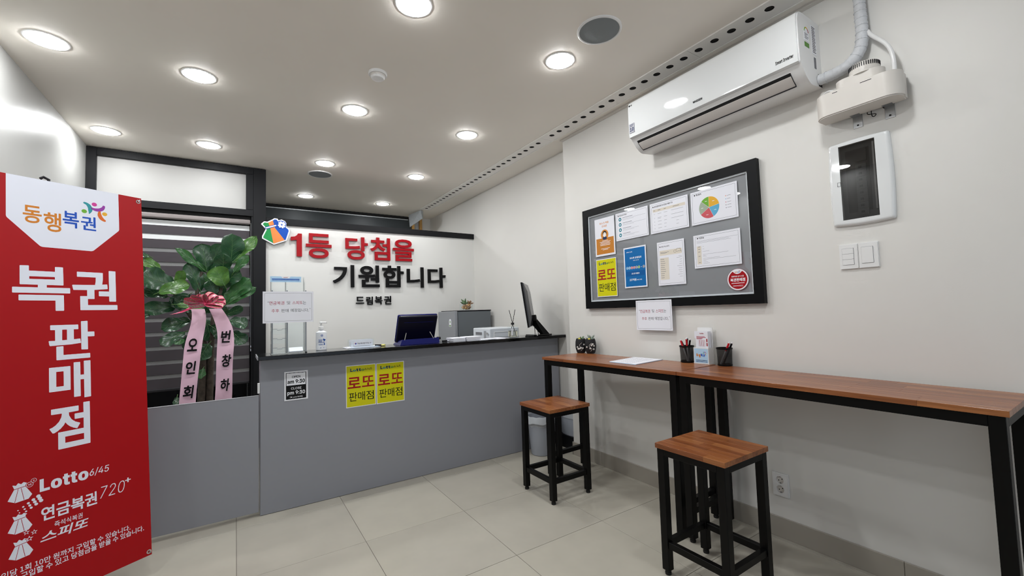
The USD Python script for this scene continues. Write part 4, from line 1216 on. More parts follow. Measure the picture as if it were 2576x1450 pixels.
sl2 = thing('receipt_slips', 'small stack of white slips lying in the acrylic display stand', 'slips', (.345, 3.25, CZ + .006))
sl2.part('slip_stack', hull([(.298, 3.212, CZ + .006), (.385, 3.222, CZ + .006), (.300, 3.270, CZ + .006), (.388, 3.275, CZ + .006), (.300, 3.212, CZ + .012), (.385, 3.222, CZ + .012), (.304, 3.270, CZ + .034), (.388, 3.275, CZ + .034)]), 'paper')

# sanitiser
sa = thing('sanitiser_bottle', 'white pump bottle of hand sanitiser on the counter', 'bottle', (.512, 3.285, CZ))
sbp = [(0, .0005), (.033, .0005), (.036, .004), (.036, .120), (.0345, .127), (.019, .136), (.016, .140), (.016, .147), (0, .147)]
def squash(m, c, sx, sy):
    m.vertices[:, 0] = c[0] + (m.vertices[:, 0] - c[0]) * sx
    m.vertices[:, 1] = c[1] + (m.vertices[:, 1] - c[1]) * sy
    return m
SC = (.512, 3.300)
sa.part('bottle', squash(lathe(sbp, SC, 48, CZ), SC, 1.0, .72), 'sanitiser', smooth=35)
sa.part('collar', lathe([(0, .146), (.018, .146), (.018, .150), (.017, .165), (.0125, .168), (0, .168)], SC, 32, CZ), 'white_plastic', smooth=30)
sa.part('pump_stem', lathe([(0, .166), (.0055, .166), (.0055, .190), (0, .190)], SC, 16, CZ), 'white_plastic', smooth=40)
sa.part('pump_head', [hull(np.vstack([lathe([(0, .188), (.011, .188), (.012, .194), (.010, .203), (0, .204)], SC, 16, CZ).vertices, [(SC[0] + .034, SC[1] - .004, CZ + .196), (SC[0] + .034, SC[1] + .004, CZ + .196), (SC[0] + .040, SC[1], CZ + .190), (SC[0] + .034, SC[1], CZ + .200)]]))], 'white_plastic', smooth=40)
LF = Frame((SC[0], SC[1] - .0262, CZ), (1, 0, 0), (0, 0, 1))
def wrap_label(shape, h):
    m = LF.solid(shape, 0, h)
    dx = (m.vertices[:, 0] - SC[0]) / .036
    m.vertices[:, 1] = m.vertices[:, 1] + .0258 * (1 - np.sqrt(np.clip(1 - dx ** 2, 0, 1))) 
    return m
sa.part('label_text', [wrap_label(fit(letters(tx, 'inter800', 64), a, b, c, d), .0006) for tx, a, b, c, d in (('Doctor', -.021, .004, .071, .077), ('Hand', -.021, -.001, .061, .068), ('Fresh Gel', -.021, .019, .053, .0595))], 'ink_blue')
sa.part('label_text', [wrap_label(fit(letters('손소독제', 'cjk', 64, 2), -.021, .004, .037, .044), .0006), wrap_label(bars(-.010, .014, [.018], .004, [1]), .0006), wrap_label(disc(0, .104, .0075).difference(disc(0, .104, .0055)).union(fit(letters('D', 'inter800', 64), -.002, .003, .101, .107)), .0006), wrap_label(unary_union([disc(.012, .076, .005), disc(.020, .073, .0045), disc(.015, .068, .004)]), .0006), wrap_label(Polygon([(.013, .040), (.019, .040), (.016, .049)]).buffer(.002), .0006)], 'ink_blue')

# receipt box
rb = thing('receipt_box', 'small clear acrylic box for discarded receipts on the counter', 'box', (.79, 3.30, CZ))
rx0, rx1, ry0, ry1 = .704, .872, 3.262, 3.365
rb.part('acrylic_walls', [bx(rx0, rx1, ry0, ry0 + .002, CZ + .006, CZ + .062), bx(rx0, rx1, ry1 - .002, ry1, CZ + .006, CZ + .062), bx(rx0, rx0 + .002, ry0 + .002, ry1 - .002, CZ + .006, CZ + .062), bx(rx1 - .002, rx1, ry0 + .002, ry1 - .002, CZ + .006, CZ + .062)], 'clear_sheet')
for k in range(6):
    rb.part('receipt', bx(rx0 + .006, rx1 - .008, ry0 + .012 + .014 * k, ry0 + .014 + .014 * k, CZ + .007, CZ + .058 - .002 * (k % 3)), 'paper')
RF = Frame((0, ry0, 0), (1, 0, 0), (0, 0, 1))
rb.part('name_card', RF.solid(sbox(rx0 + .020, CZ + .018, rx1 - .012, CZ + .046), .0002, .001), 'paper')
rb.part('name_text', RF.solid(fit(letters('지급 영수증 버리는 곳', 'cjk', 64, 1), rx0 + .046, rx1 - .022, CZ + .027, CZ + .037), .001, .0013), 'ink_black')
rb.part('name_logo', RF.solid(disc(rx0 + .034, CZ + .032, .006), .001, .0013), 'bag_blue')
rb.part('name_logo', RF.solid(disc(rx0 + .031, CZ + .034, .003), .0013, .0016), 'logo_orange')
lp = thing('blue_leaflet', 'blue and white leaflets under the clear receipt box', 'leaflet', (.79, 3.28, CZ))
lp.part('sheet', slab_of([(.676, 3.235), (.915, 3.245), (.905, 3.375), (.668, 3.37)], CZ + .0006, CZ + .003), 'paper')
lp.part('blue_print', slab_of([(.70, 3.237), (.912, 3.247), (.908, 3.30), (.70, 3.30)], CZ + .003, CZ + .0034), 'sky_print')
lp.part('top_sheet', slab_of([(.69, 3.252), (.88, 3.255), (.876, 3.37), (.688, 3.368)], CZ + .0036, CZ + .0055), 'paper')
yt = thing('glue_pen', 'small black pen with a pale yellow end beside the receipt box', 'pen', (.905, 3.30, CZ))
yt.part('barrel', tube([(.900, 3.335, CZ + .0065), (.935, 3.285, CZ + .0065)], .006, 10), 'pen_black')
yt.part('yellow_end', tube([(.935, 3.285, CZ + .0075), (.953, 3.262, CZ + .0075)], .007, 10), 'lemon')

# POS terminal: tilted display whose top leans to the customer side
po = thing('pos_terminal', 'dark blue touch screen terminal seen from behind on the counter', 'terminal', (1.21, 3.25, CZ))
T0 = trimesh.transformations
scr = trimesh.util.concatenate([rbx(-.158, .158, -.018, .018, -.112, .112, .012)])
rim = rbx(-.162, .162, .002, .024, -.116, .116, .010)
ang = math.radians(24)
Tm = T0.translation_matrix((1.205, 3.258, CZ + .122)) @ T0.rotation_matrix(ang, (1, 0, 0))
po.part('display_back', scr.apply_transform(Tm), 'pos_dark', smooth=30)
po.part('display_rim', rim.apply_transform(Tm), 'pos_blue', smooth=30)
po.part('seam_line', bx(-.115, .125, -.0195, -.0175, .060, .0625).apply_transform(Tm), 'pos_blue')
po.part('screen', bx(-.145, .145, .0235, .0248, -.098, .098).apply_transform(Tm), 'black_void')
po.part('base', hull([(1.045, 3.185, CZ + .001), (1.365, 3.185, CZ + .001), (1.045, 3.36, CZ + .001), (1.365, 3.36, CZ + .001), (1.065, 3.195, CZ + .042), (1.365, 3.195, CZ + .044), (1.065, 3.34, CZ + .028), (1.365, 3.34, CZ + .028)]), 'pos_blue')
po.part('connector', bx(1.366, 1.384, 3.20, 3.25, CZ + .026, CZ + .046, .003), 'black_rubber')
for a, b in (((1.083, 3.196, CZ + .038), (1.100, 3.205, CZ + .092)), ((1.318, 3.196, CZ + .038), (1.292, 3.205, CZ + .092))):
    po.part('strut', tube([a, b], .0036, 8), 'chrome')

bp_ = thing('ballpoint_pen', 'black pen lying left of the white ticket stacks', 'pen', (1.45, 3.24, CZ))
bp_.part('barrel', tube([(1.412, 3.235, CZ + .008), (1.455, 3.245, CZ + .008)], .007, 10), 'pen_black')
bp_.part('tip', tube([(1.455, 3.245, CZ + .0075), (1.475, 3.250, CZ + .006)], [.006, .003], 10), 'paper')
for i, (x0, x1, y0, y1, n_, lab) in enumerate(((1.475, 1.585, 3.16, 3.30, 7, 'left stack of white ticket pads on the counter'), (1.590, 1.715, 3.14, 3.27, 8, 'right stack of white ticket pads on the counter'))):
    t = thing('ticket_stack', lab, 'ticket stack', ((x0 + x1) / 2, (y0 + y1) / 2, CZ), group='white ticket stacks')
    for k in range(n_):
        o = .003 * math.sin(k * 2.3 + i)
        t.part('pad', bx(x0 + o, x1 + o, y0, y1, CZ + .0005 + .0042 * k, CZ + .0044 + .0042 * k, .0006), 'paper')
fp = thing('loose_papers', 'loose white papers lying flat beside the ticket stacks', 'papers', (1.86, 3.2, CZ))
fp.part('sheet', slab_of([(1.70, 3.135), (1.95, 3.12), (1.97, 3.30), (1.74, 3.31)], CZ + .0005, CZ + .002), 'paper')
fp.part('sheet', slab_of([(1.78, 3.12), (2.00, 3.14), (1.98, 3.31), (1.77, 3.28)], CZ + .0022, CZ + .0036), 'paper')
fp.part('clear_folder', slab_of([(1.72, 3.125), (1.86, 3.115), (1.88, 3.18), (1.74, 3.19)], CZ + .0038, CZ + .0044), 'clear_sheet')

# reed diffuser
rd = thing('reed_diffuser', 'clear glass reed diffuser with dark sticks on the counter', 'diffuser', (2.075, 3.20, CZ))
rd.part('bottle', rbx(2.035, 2.113, 3.165, 3.235, CZ + .001, CZ + .105, .010), 'clear_sheet', smooth=35)
rd.part('oil', rbx(2.040, 2.108, 3.170, 3.230, CZ + .006, CZ + .062, .008), 'oil', smooth=35)
rd.part('neck', cyl(.013, CZ + .104, CZ + .114, (2.074, 3.20), 24), 'clear_sheet', smooth=30)
rd.part('cap', cyl(.0145, CZ + .114, CZ + .132, (2.074, 3.20), 24), 'black_rubber', smooth=30)
rd.part('label', bx(2.036, 2.052, 3.1628, 3.1642, CZ + .022, CZ + .082), 'paper')
for a, b in (((2.099, 3.19, CZ + .012), (2.044, 3.205, CZ + .245)), ((2.052, 3.21, CZ + .012), (2.098, 3.19, CZ + .248))):
    rd.part('reed', tube([a, b], .0024, 8), 'ink_black')

# monitor
mo = thing('monitor', 'black flat monitor seen edge on at the right end of the counter', 'monitor', (2.40, 3.22, CZ))
mat('monitor_back', (64, 66, 70), .25, metallic=.2)
az = math.radians(-131)
MT = T0.translation_matrix((2.300, 3.275, CZ + .288)) @ T0.rotation_matrix(az, (0, 0, 1)) @ T0.rotation_matrix(math.radians(7.5), (1, 0, 0))
# local: x along the screen's width, y towards the back, z up
mo.part('screen', rbx(-.205, .205, -.012, .002, -.205, .205, .004).apply_transform(MT), 'black_steel', smooth=30)
mo.part('back_shell', hull([(sx * a, y, sz * b) for sx in (-1, 1) for sz in (-1, 1) for a, b, y in ((.203, .203, .002), (.198, .196, .012), (.140, .12, .030))]).apply_transform(MT), 'monitor_back')
mo.part('silver_edge', bx(-.207, .207, -.0145, -.0115, -.207, .207).apply_transform(MT), 'silver_plastic')
mo.part('stand_hinge', rbx(-.045, .045, .02, .06, -.16, -.10, .01).apply_transform(MT), 'black_steel', smooth=30)
mo.part('stand_arm', hull([(2.342, 3.27, CZ + .150), (2.372, 3.245, CZ + .160), (2.348, 3.29, CZ + .105), (2.365, 3.24, CZ + .125), (2.415, 3.20, CZ + .012), (2.475, 3.185, CZ + .012), (2.42, 3.26, CZ + .012), (2.475, 3.25, CZ + .012)]), 'black_steel')
mo.part('stand_base', bx(2.28, 2.485, 3.16, 3.30, CZ + .001, CZ + .013, .003), 'black_slab')
mo.part('cable', tube(smooth_path([(2.365, 3.28, CZ + .12), (2.378, 3.285, CZ + .06), (2.383, 3.29, CZ + .013)], 8), .0028, 6), 'black_rubber')
mo.part('cable', tube(smooth_path([(2.375, 3.27, CZ + .13), (2.390, 3.265, CZ + .06), (2.405, 3.262, CZ + .013)], 8), .0028, 6), 'black_rubber')
kt = thing('door_bell_button', 'small flat black device with a silver knob in front of the monitor', 'device', (2.30, 3.18, CZ))
kt.part('body', bx(2.205, 2.270, 3.145, 3.20, CZ + .0005, CZ + .009, .002), 'black_rubber')
kt.part('knob', trimesh.creation.icosphere(2, .007).apply_translation((2.300, 3.140, CZ + .0075)), 'chrome', smooth=True)

# white safe on the inner desk
sf = thing('cash_safe', 'white steel safe with a key lock behind the counter papers', 'safe', (2.27, 3.80, .75))
sf.part('body', rbx(2.085, 2.43, 3.63, 3.98, .751, 1.080, .010), 'safe_white', smooth=30)
WFx = Frame((2.085, 0, 0), (0, -1, 0), (0, 0, 1))
WFy = Frame((0, 3.63, 0), (1, 0, 0), (0, 0, 1))
sf.part('slot_panel', WFx.solid(rrect(-3.93, -3.77, .90, 1.052, .005), 0, .003), 'safe_white')
sf.part('slot', WFx.solid(sbox(-3.915, 1.012, -3.785, 1.040), .003, .005), 'ink_grey')
sf.part('handle_recess', WFx.solid(sbox(-3.745, .96, -3.705, 1.055), 0, .004), 'silver_plastic')
kl = sf.part('key_lock', cyl(.014, 0, .012, n=24).apply_transform(T0.rotation_matrix(-math.pi / 2, (0, 1, 0))).apply_translation((2.085, 3.665, 1.030)), 'chrome', smooth=30)
kl.part('keyhole', bx(2.072, 2.0735, 3.663, 3.667, 1.024, 1.036), 'black_void')
sf.part('door_panel', WFy.solid(ring(2.13, 2.42, .78, 1.045, .006, .012), 0, .003), 'white_plastic')

# fridge behind
fg = thing('small_fridge', 'grey upright small fridge standing behind the counter', 'fridge', (2.33, 4.64, 0))
fg.part('cabinet', bx(2.128, 2.56, 4.42, 4.88, .02, 1.258, .006), 'fridge_side')
fg.part('top_plate', bx(2.122, 2.565, 4.415, 4.885, 1.258, 1.270, .004), 'mid_dark')
fg.part('door', rbx(2.085, 2.122, 4.418, 4.885, .04, 1.262, .008), 'fridge_door', smooth=30)
fg.part('plinth', bx(2.14, 2.55, 4.43, 4.87, 0, .02), 'black_rubber')
EF = Frame((2.085, 0, 0), (0, -1, 0), (0, 0, 1))
fg.part('energy_label', EF.solid(unary_union([sbox(-4.575, 1.085, -4.515, 1.145), disc(-4.545, 1.145, .030)]), 0, .001), 'paper_gloss')
fg.part('label_print', EF.solid(unary_union([sbox(-4.565, 1.090, -4.525, 1.102), disc(-4.545, 1.14, .010)]), .001, .0014), 'ink_green')
gs = thing('glass_succulent', 'succulent in a square glass pot of pebbles on top of the fridge', 'potted plant', (2.285, 4.52, 1.27))
gs.part('glass_pot', [bx(2.225, 2.345, 4.46, 4.463, 1.2715, 1.345), bx(2.225, 2.345, 4.577, 4.58, 1.2715, 1.345), bx(2.225, 2.228, 4.463, 4.577, 1.2715, 1.345), bx(2.342, 2.345, 4.463, 4.577, 1.2715, 1.345), bx(2.228, 2.342, 4.463, 4.577, 1.2715, 1.275)], 'clear_sheet')
r_ = random.Random(9)
for k in range(26):
    gs.part('pebble', squash(trimesh.creation.icosphere(1, r_.uniform(.010, .016)).apply_translation((r_.uniform(2.245, 2.326), r_.uniform(4.482, 4.558), 1.290 + .045 * r_.random())), (2.285, 4.52), 1, 1), r_.choice(['pebble', 'succulent_brown', 'raw_wood']), smooth=True)
for (cx_, cy_), n_, R_, m_ in (((2.262, 4.51), 12, .075, 'succulent'), ((2.320, 4.52), 16, .055, 'succulent_brown'), ((2.235, 4.50), 7, .035, 'succulent')):
    for k in range(n_):
        a, e = r_.uniform(0, 6.28), r_.uniform(.15, 1.3)
        tip = np.array([math.cos(a) * math.cos(e), math.sin(a) * math.cos(e), math.sin(e)]) * R_ * r_.uniform(.6, 1.1)
        b0 = np.array([cx_, cy_, 1.345])
        gs.part('leaf', tube([b0, b0 + tip * .4, b0 + tip * .75, b0 + tip], [.004, .010, .008, .001], 6), m_, smooth=60)

# ================================================================== BINS IN THE GAP
bn = thing('waste_bin', 'grey round waste bin with a clear bag behind the far stool', 'waste bin', (2.24, 3.06, 0))
BC = (2.245, 3.055)
bn.part('bucket', lathe([(0, .001), (.088, .001), (.092, .006), (.118, .315), (.122, .318), (.122, .326), (.112, .326), (.087, .012), (0, .012)], BC, 48), 'bin_grey', smooth=30)
r_ = random.Random(2)
bag_v = lathe([(.1135, .25), (.121, .322), (.124, .334), (.130, .320), (.1335, .290), (.1340, .278), (.1305, .280), (.1265, .318), (.1225, .329), (.114, .31), (.1115, .25)], BC, 60)
d_ = bag_v.vertices - np.array([BC[0], BC[1], 0])
an = np.arctan2(d_[:, 1], d_[:, 0])
bag_v.vertices[:, 2] += .005 * np.sin(an * 7 + 1) * (d_[:, 2] < .30) + .002 * np.sin(an * 13)
bn.part('bin_bag', bag_v, 'bag_film', smooth=60)
b2 = thing('second_bin', 'pale round bin on a black plinth in the corner behind the far stool', 'waste bin', (2.5, 3.1, .118))
pl = single('plinth', bx(2.50, XF - .008, YE + .02, 3.19, 0, .112, .002), 'black_paint', 'low black plinth in the corner behind the far stool', 'plinth')
B2 = (2.552, 3.02)
b2.part('bucket', squash(lathe([(0, .113), (.043, .113), (.046, .120), (.047, .33), (.049, .336), (.049, .343), (.044, .343), (0, .20)], B2, 40), B2, 1.0, 2.6), 'bin_grey', smooth=30)
b2.part('bin_bag', squash(lathe([(.0480, .27), (.0500, .342), (.0505, .350), (.0512, .33), (.0512, .27), (.0482, .265)], B2, 40), B2, 1.0, 2.6), 'bag_film', smooth=60)

# ================================================================== BANNER
TR = np.array([-.422, 2.922, 1.899])
AZ, LEAN = math.radians(57.42), math.radians(4.745)
e_ = np.array([math.sin(AZ), math.cos(AZ), 0])
n_ = np.array([e_[1], -e_[0], 0])
up = math.cos(LEAN) * np.array([0, 0, 1]) - math.sin(LEAN) * n_
NB = Frame(TR, e_, up)
bn_base = TR - up * 1.8 - e_ * .3
bnr = thing('banner', 'tall red standing banner with white lettering on the left', 'banner', (bn_base[0], bn_base[1], 0))
bnr.part('cloth', NB.solid(sbox(-.6, -1.8, 0, 0), -.0006, 0), 'banner_red')
tab = Polygon([(-.479, 0), (-.479, -.189), (-.375, -.3075), (-.200, -.3075), (-.0965, -.189), (-.0965, 0)])
tab = tab.intersection(tab.buffer(-.018).buffer(.018).union(sbox(-.479, -.1, -.0965, 0)))
bnr.part('white_tab', NB.solid(tab, 0, .0003), 'banner_white')
logo_h = .0003
for ch, a, b, c, d, m in (('동', -.430, -.372, -.204, -.126, 'logo_amber'), ('행', -.366, -.309, -.233, -.145, 'logo_amber'), ('복', -.304, -.248, -.205, -.127, 'logo_blue'), ('권', -.241, -.186, -.207, -.139, 'logo_blue')):
    sh = fit(letters(ch, 'cjk', 96, 1.7, 1), a, b, c, d)
    bnr.part('logo_letter', NB.solid(sh, logo_h, logo_h + .0003), m)
for pts, m in ((((-.227, -.074), (-.212, -.084), (-.2065, -.103), (-.2105, -.123)), 'logo_teal'), (((-.200, -.0955), (-.183, -.100), (-.165, -.094), (-.1555, -.078)), 'logo_purple'), (((-.1715, -.108), (-.1715, -.126), (-.163, -.142), (-.1535, -.149)), 'logo_orange')):
    P_ = smooth_path(pts, 6)
    sh = unary_union([disc(p[0], p[1], r) for p, r in zip(P_, np.interp(np.linspace(0, 1, len(P_)), [0, .35, .7, 1], [.0045, .0078, .0078, .0020 if m == 'logo_teal' else .005]))])
    bnr.part('logo_figure', NB.solid(sh, logo_h, logo_h + .0003), m)
for u, v, m in ((-.2285, -.1155, 'logo_green'), (-.191, -.0745, 'logo_pink'), (-.1525, -.1155, 'logo_yellow')):
    bnr.part('logo_dot', NB.solid(ellipse(u, v, .0098, .0092), logo_h, logo_h + .0003), m)
for ch, a, b, c, d in (('복', -.462, -.282, -.593, -.394), ('권', -.275, -.111, -.591, -.399), ('판', -.354, -.200, -.813, -.641), ('매', -.354, -.216, -.992, -.825), ('점', -.354, -.221, -1.200, -1.012)):
    bnr.part('big_letter', NB.solid(fit(letters(ch, 'cjk', 160, 2.6).buffer(-3, join_style=2).buffer(3, quad_segs=3), a, b, c, d), 0, .0003), 'banner_white')


def skew(shape, k):
    return affinity.skew(shape, xs=k, origin=(shape.bounds[0], shape.bounds[1]))


bnr.part('product_text', NB.solid(fit(letters('Lotto', 'inter900'), -.385, -.230, -1.357, -1.305), 0, .0003), 'banner_white')
bnr.part('product_text', NB.solid(skew(fit(letters('6/45', 'inter500'), -.228, -.160, -1.351, -1.317), 8), 0, .0003), 'banner_white')
bnr.part('product_text', NB.solid(fit(letters('연금복권', 'cjk', 96, 2.6), -.381, -.202, -1.478, -1.421), 0, .0003), 'banner_white')
bnr.part('product_text', NB.solid(skew(fit(letters('720', 'inter200', 96, 1.0), -.194, -.104, -1.461, -1.409), 8), 0, .0003), 'banner_white')
bnr.part('product_text', NB.solid(fit(letters('+', 'inter700'), -.098, -.076, -1.424, -1.403), 0, .0003), 'banner_white')
bnr.part('product_text', NB.solid(fit(letters('즉석식복권', 'cjk', 96, 1.0), -.342, -.252, -1.517, -1.494), 0, .0003), 'banner_white')
bnr.part('product_text', NB.solid(skew(fit(letters('스피또', 'cjk', 96, 2.2), -.386, -.238, -1.564, -1.522), 14), 0, .0003), 'banner_white')
bnr.part('small_text', NB.solid(fit(letters('1인당 1회 10만 원까지 구입할 수 있습니다.', 'cjk', 72, 1.6), -.505, -.082, -1.647, -1.623), 0, .0003), 'banner_white')
bnr.part('small_text', NB.solid(fit(letters('19세 이상만 구입할 수 있고 당첨금을 받을 수 있습니다.', 'cjk', 72, 1.6), -.565, -.029, -1.675, -1.649), 0, .0003), 'banner_white')


def pouch(c, b):
    u, v = c
    body = Polygon([(u - .034, v - .030), (u - .016, v + .010), (u - .021, v + .026), (u - .012, v + .022), (u - .006, v + .030), (u + .002, v + .023), (u + .009, v + .029), (u + .017, v + .024), (u + .014, v + .010), (u + .032, v - .026), (u + .022, v - .040), (u - .014, v - .043)]).buffer(.001)
    cuts = unary_union([stroke([(u - .020, v + .009), (u + .017, v + .013)], .0011), stroke([(u - .006, v + .008), (u - .016, v - .042)], .0008), stroke([(u + .002, v + .008), (u + .010, v - .040)], .0008)])
    return body.difference(cuts).union(b) if b is not None else body.difference(cuts)


p1 = pouch((-.440, -1.328), None).difference(unary_union([disc(-.4135, -1.314, .0125), disc(-.403, -1.301, .0095)])).union(unary_union([disc(-.4135, -1.314, .0105).difference(disc(-.4135, -1.314, .009)), disc(-.402, -1.301, .0085).difference(disc(-.402, -1.301, .0072)), fit(letters('45', 'inter700', 64), -.4185, -.4085, -1.3175, -1.3105), fit(letters('6', 'inter700', 64), -.4045, -.3995, -1.304, -1.298)]))
pp2 = []
for k in range(5):
    for j in range(3):
        x = -.447 + .0145 * k + .004 * j
        y = -1.412 + .0085 * k - .0105 * j + .008
        pp2.append(disc(x, y, .0022 + .0011 * k, 5))
pl2 = unary_union([sbox(-.424, -1.434, -.408, -1.430), sbox(-.418, -1.440, -.414, -1.424)])
p2 = pouch((-.440, -1.450), None).difference(pl2.buffer(.002)).union(unary_union(pp2))


def star(u, v, R, rot=0):
    return Polygon([(u + (R if k % 2 == 0 else R * .42) * math.cos(math.pi / 2 + rot + k * math.pi / 5), v + (R if k % 2 == 0 else R * .42) * math.sin(math.pi / 2 + rot + k * math.pi / 5)) for k in range(10)])


s1_, s2_, s3_ = star(-.424, -1.500, .0105), star(-.402, -1.508, .0105), star(-.416, -1.528, .012)
p3 = pouch((-.438, -1.550), None).difference(s3_.buffer(.0015)).union(unary_union([s1_.difference(s1_.buffer(-.0015)), s2_.difference(s2_.buffer(-.0015)), s3_.difference(s3_.buffer(-.0018))]))
for p_ in (p1, p2, p3):
    bnr.part('pouch_emblem', NB.solid(p_, 0, .0003), 'banner_white')
for u, v in ((-.014, -.021), (-.586, -.021), (-.012, -1.782), (-.586, -1.782)):
    gm = bnr.part('grommet', NB.solid(disc(u, v, .010).difference(disc(u, v, .005)), -.001, .0015), 'chrome')
    gm.part('hook', tube([NB.at(u, v, -.012), NB.at(u + .001, v, .003), NB.at(u + .007, v + (.012 if v > -1 else -.008), .004)], .0022, 8), 'steel')
hub = NB.at(-.3, -1.0, -.10)
for u, v in ((-.02, -.012), (-.58, -.012), (-.02, -1.79), (-.58, -1.79)):
    bnr.part('stand_arm', tube([hub, NB.at(u, v, -.012)], .006, 8), 'steel')
bnr.part('stand_hub', trimesh.creation.icosphere(2, .028).apply_translation(hub), 'black_rubber', smooth=True)
foot_c = hub.copy()
for a, b in ((-.28, -.34), (.20, -.34)):
    f_ = bn_base + e_ * a - n_ * (.05 if b > 0 else .36)
    f_[2] = .006
    bnr.part('stand_leg', tube([hub, f_], .006, 8), 'steel')
bnr.part('top_clip', tube([NB.at(-.345, -.02, -.014), NB.at(-.345, .010, -.010), NB.at(-.362, .018, -.010), NB.at(-.372, .008, -.010)], .006, 8), 'mid_dark', smooth=60, label='grey clip peeping over the top edge')

# ================================================================== PLANT
PX, PY = -.19, 4.06
pn = thing('fiddle_leaf_fig', 'tall fiddle leaf fig with big glossy leaves behind the gate', 'plant', (PX, PY, 0))
pn.part('pot', lathe([(0, .0005), (.15, .0005), (.16, .02), (.19, .38), (.195, .40), (.175, .40), (.17, .36), (0, .36)], (PX, PY), 48), 'pot_grey', smooth=30)
pn.part('soil', lathe([(0, .365), (.17, .365), (.17, .355), (0, .355)], (PX, PY), 32), 'soil')
for q_ in ([(PX - .025, PY, .36), (PX - .03, PY + .01, .6), (PX - .02, PY, .9), (PX - .03, PY, 1.15), (PX - .06, PY, 1.42), (PX - .03, PY, 1.62)], [(PX + .03, PY + .01, .36), (PX + .022, PY + .02, .7), (PX + .030, PY + .01, 1.0), (PX + .05, PY, 1.3), (PX + .12, PY, 1.6), (PX + .14, PY, 1.72)], [(PX, PY + .04, .36), (PX + .0, PY + .05, .8), (PX - .02, PY + .04, 1.1), (PX - .14, PY + .03, 1.35), (PX - .22, PY, 1.5)]):
    P_ = smooth_path(q_, 6)
    pn.part('stem', tube(P_, np.linspace(.030, .010, len(P_)) * (1 + .06 * np.sin(np.arange(len(P_)) * 1.7)), 12), 'bark', smooth=60)


def leaf_mesh(base, tip, w, dy, droop, seed):
    """fiddle shaped blade with wavy edges and a raised midrib, facing the viewer"""
    r_ = random.Random(seed)
    base, tip = np.array(base, float), np.array(tip, float)
    ax = tip - base
    L = np.linalg.norm(ax)
    t_ = ax / L
    nn = np.array([r_.uniform(-.35, .35), -1.0, r_.uniform(.1, .6)])
    nn -= t_ * (nn @ t_)
    nn /= np.linalg.norm(nn)
    sd = np.cross(t_, nn)
    ns, nw = 13, 8
    V, F = [], []
    prof = lambda s: min(1.0, s * 5.5) ** .6 * (.66 + .42 * s - .10 * math.sin(2 * math.pi * s)) * math.sqrt(max(0.0, 1 - s ** 4.5))
    ph = r_.uniform(0, 6)
    for i in range(ns):
        s = i / (ns - 1)
        for j in range(-nw // 2, nw // 2 + 1):
            f = j / (nw / 2)
            hw = .5 * w * prof(s)
            cup = .22 * hw * abs(f) ** 1.5 * 1.0 + .055 * L * math.sin(11 * s + ph + (1.3 if f > 0 else 0)) * f * f
            rib = .012 * L * (1 - abs(f)) ** 8
            quil = .010 * L * math.sin(26 * s - 7 * abs(f)) * abs(f) * (1 - abs(f)) * 4
            p = base + ax * s + sd * hw * f + nn * (cup + rib + quil) - nn * droop * L * s * s
            V.append(p)
    m = nw + 1
    for i in range(ns - 1):
        for j in range(nw):
            a = i * m + j
            F += [(a, a + 1, a + m + 1), (a, a + m + 1, a + m)]
    me = trimesh.Trimesh(np.array(V), np.array(F), process=False)
    if np.mean(me.face_normals @ nn) < 0:
        me.invert()
    G = np.array(V).reshape(ns, m, 3)
    off = nn * .0012
    veins = [tube([G[i, nw // 2] + off for i in range(ns)], np.linspace(.0020, .0006, ns), 5)]
    for i in range(1, ns - 3, 2):
        for q in (-1, 1):
            c = [G[min(i + k, ns - 1), nw // 2 + q * k] + off for k in range(0, nw // 2)]
            veins.append(tube(c, np.linspace(.0008, .0003, len(c)), 4))
    veins = [trimesh.util.concatenate(veins)]
    stalk = tube([base - t_ * .03 - nn * .01, base, base + ax * .04], [.0025, .003, .002], 6)
    return me, veins[0], stalk


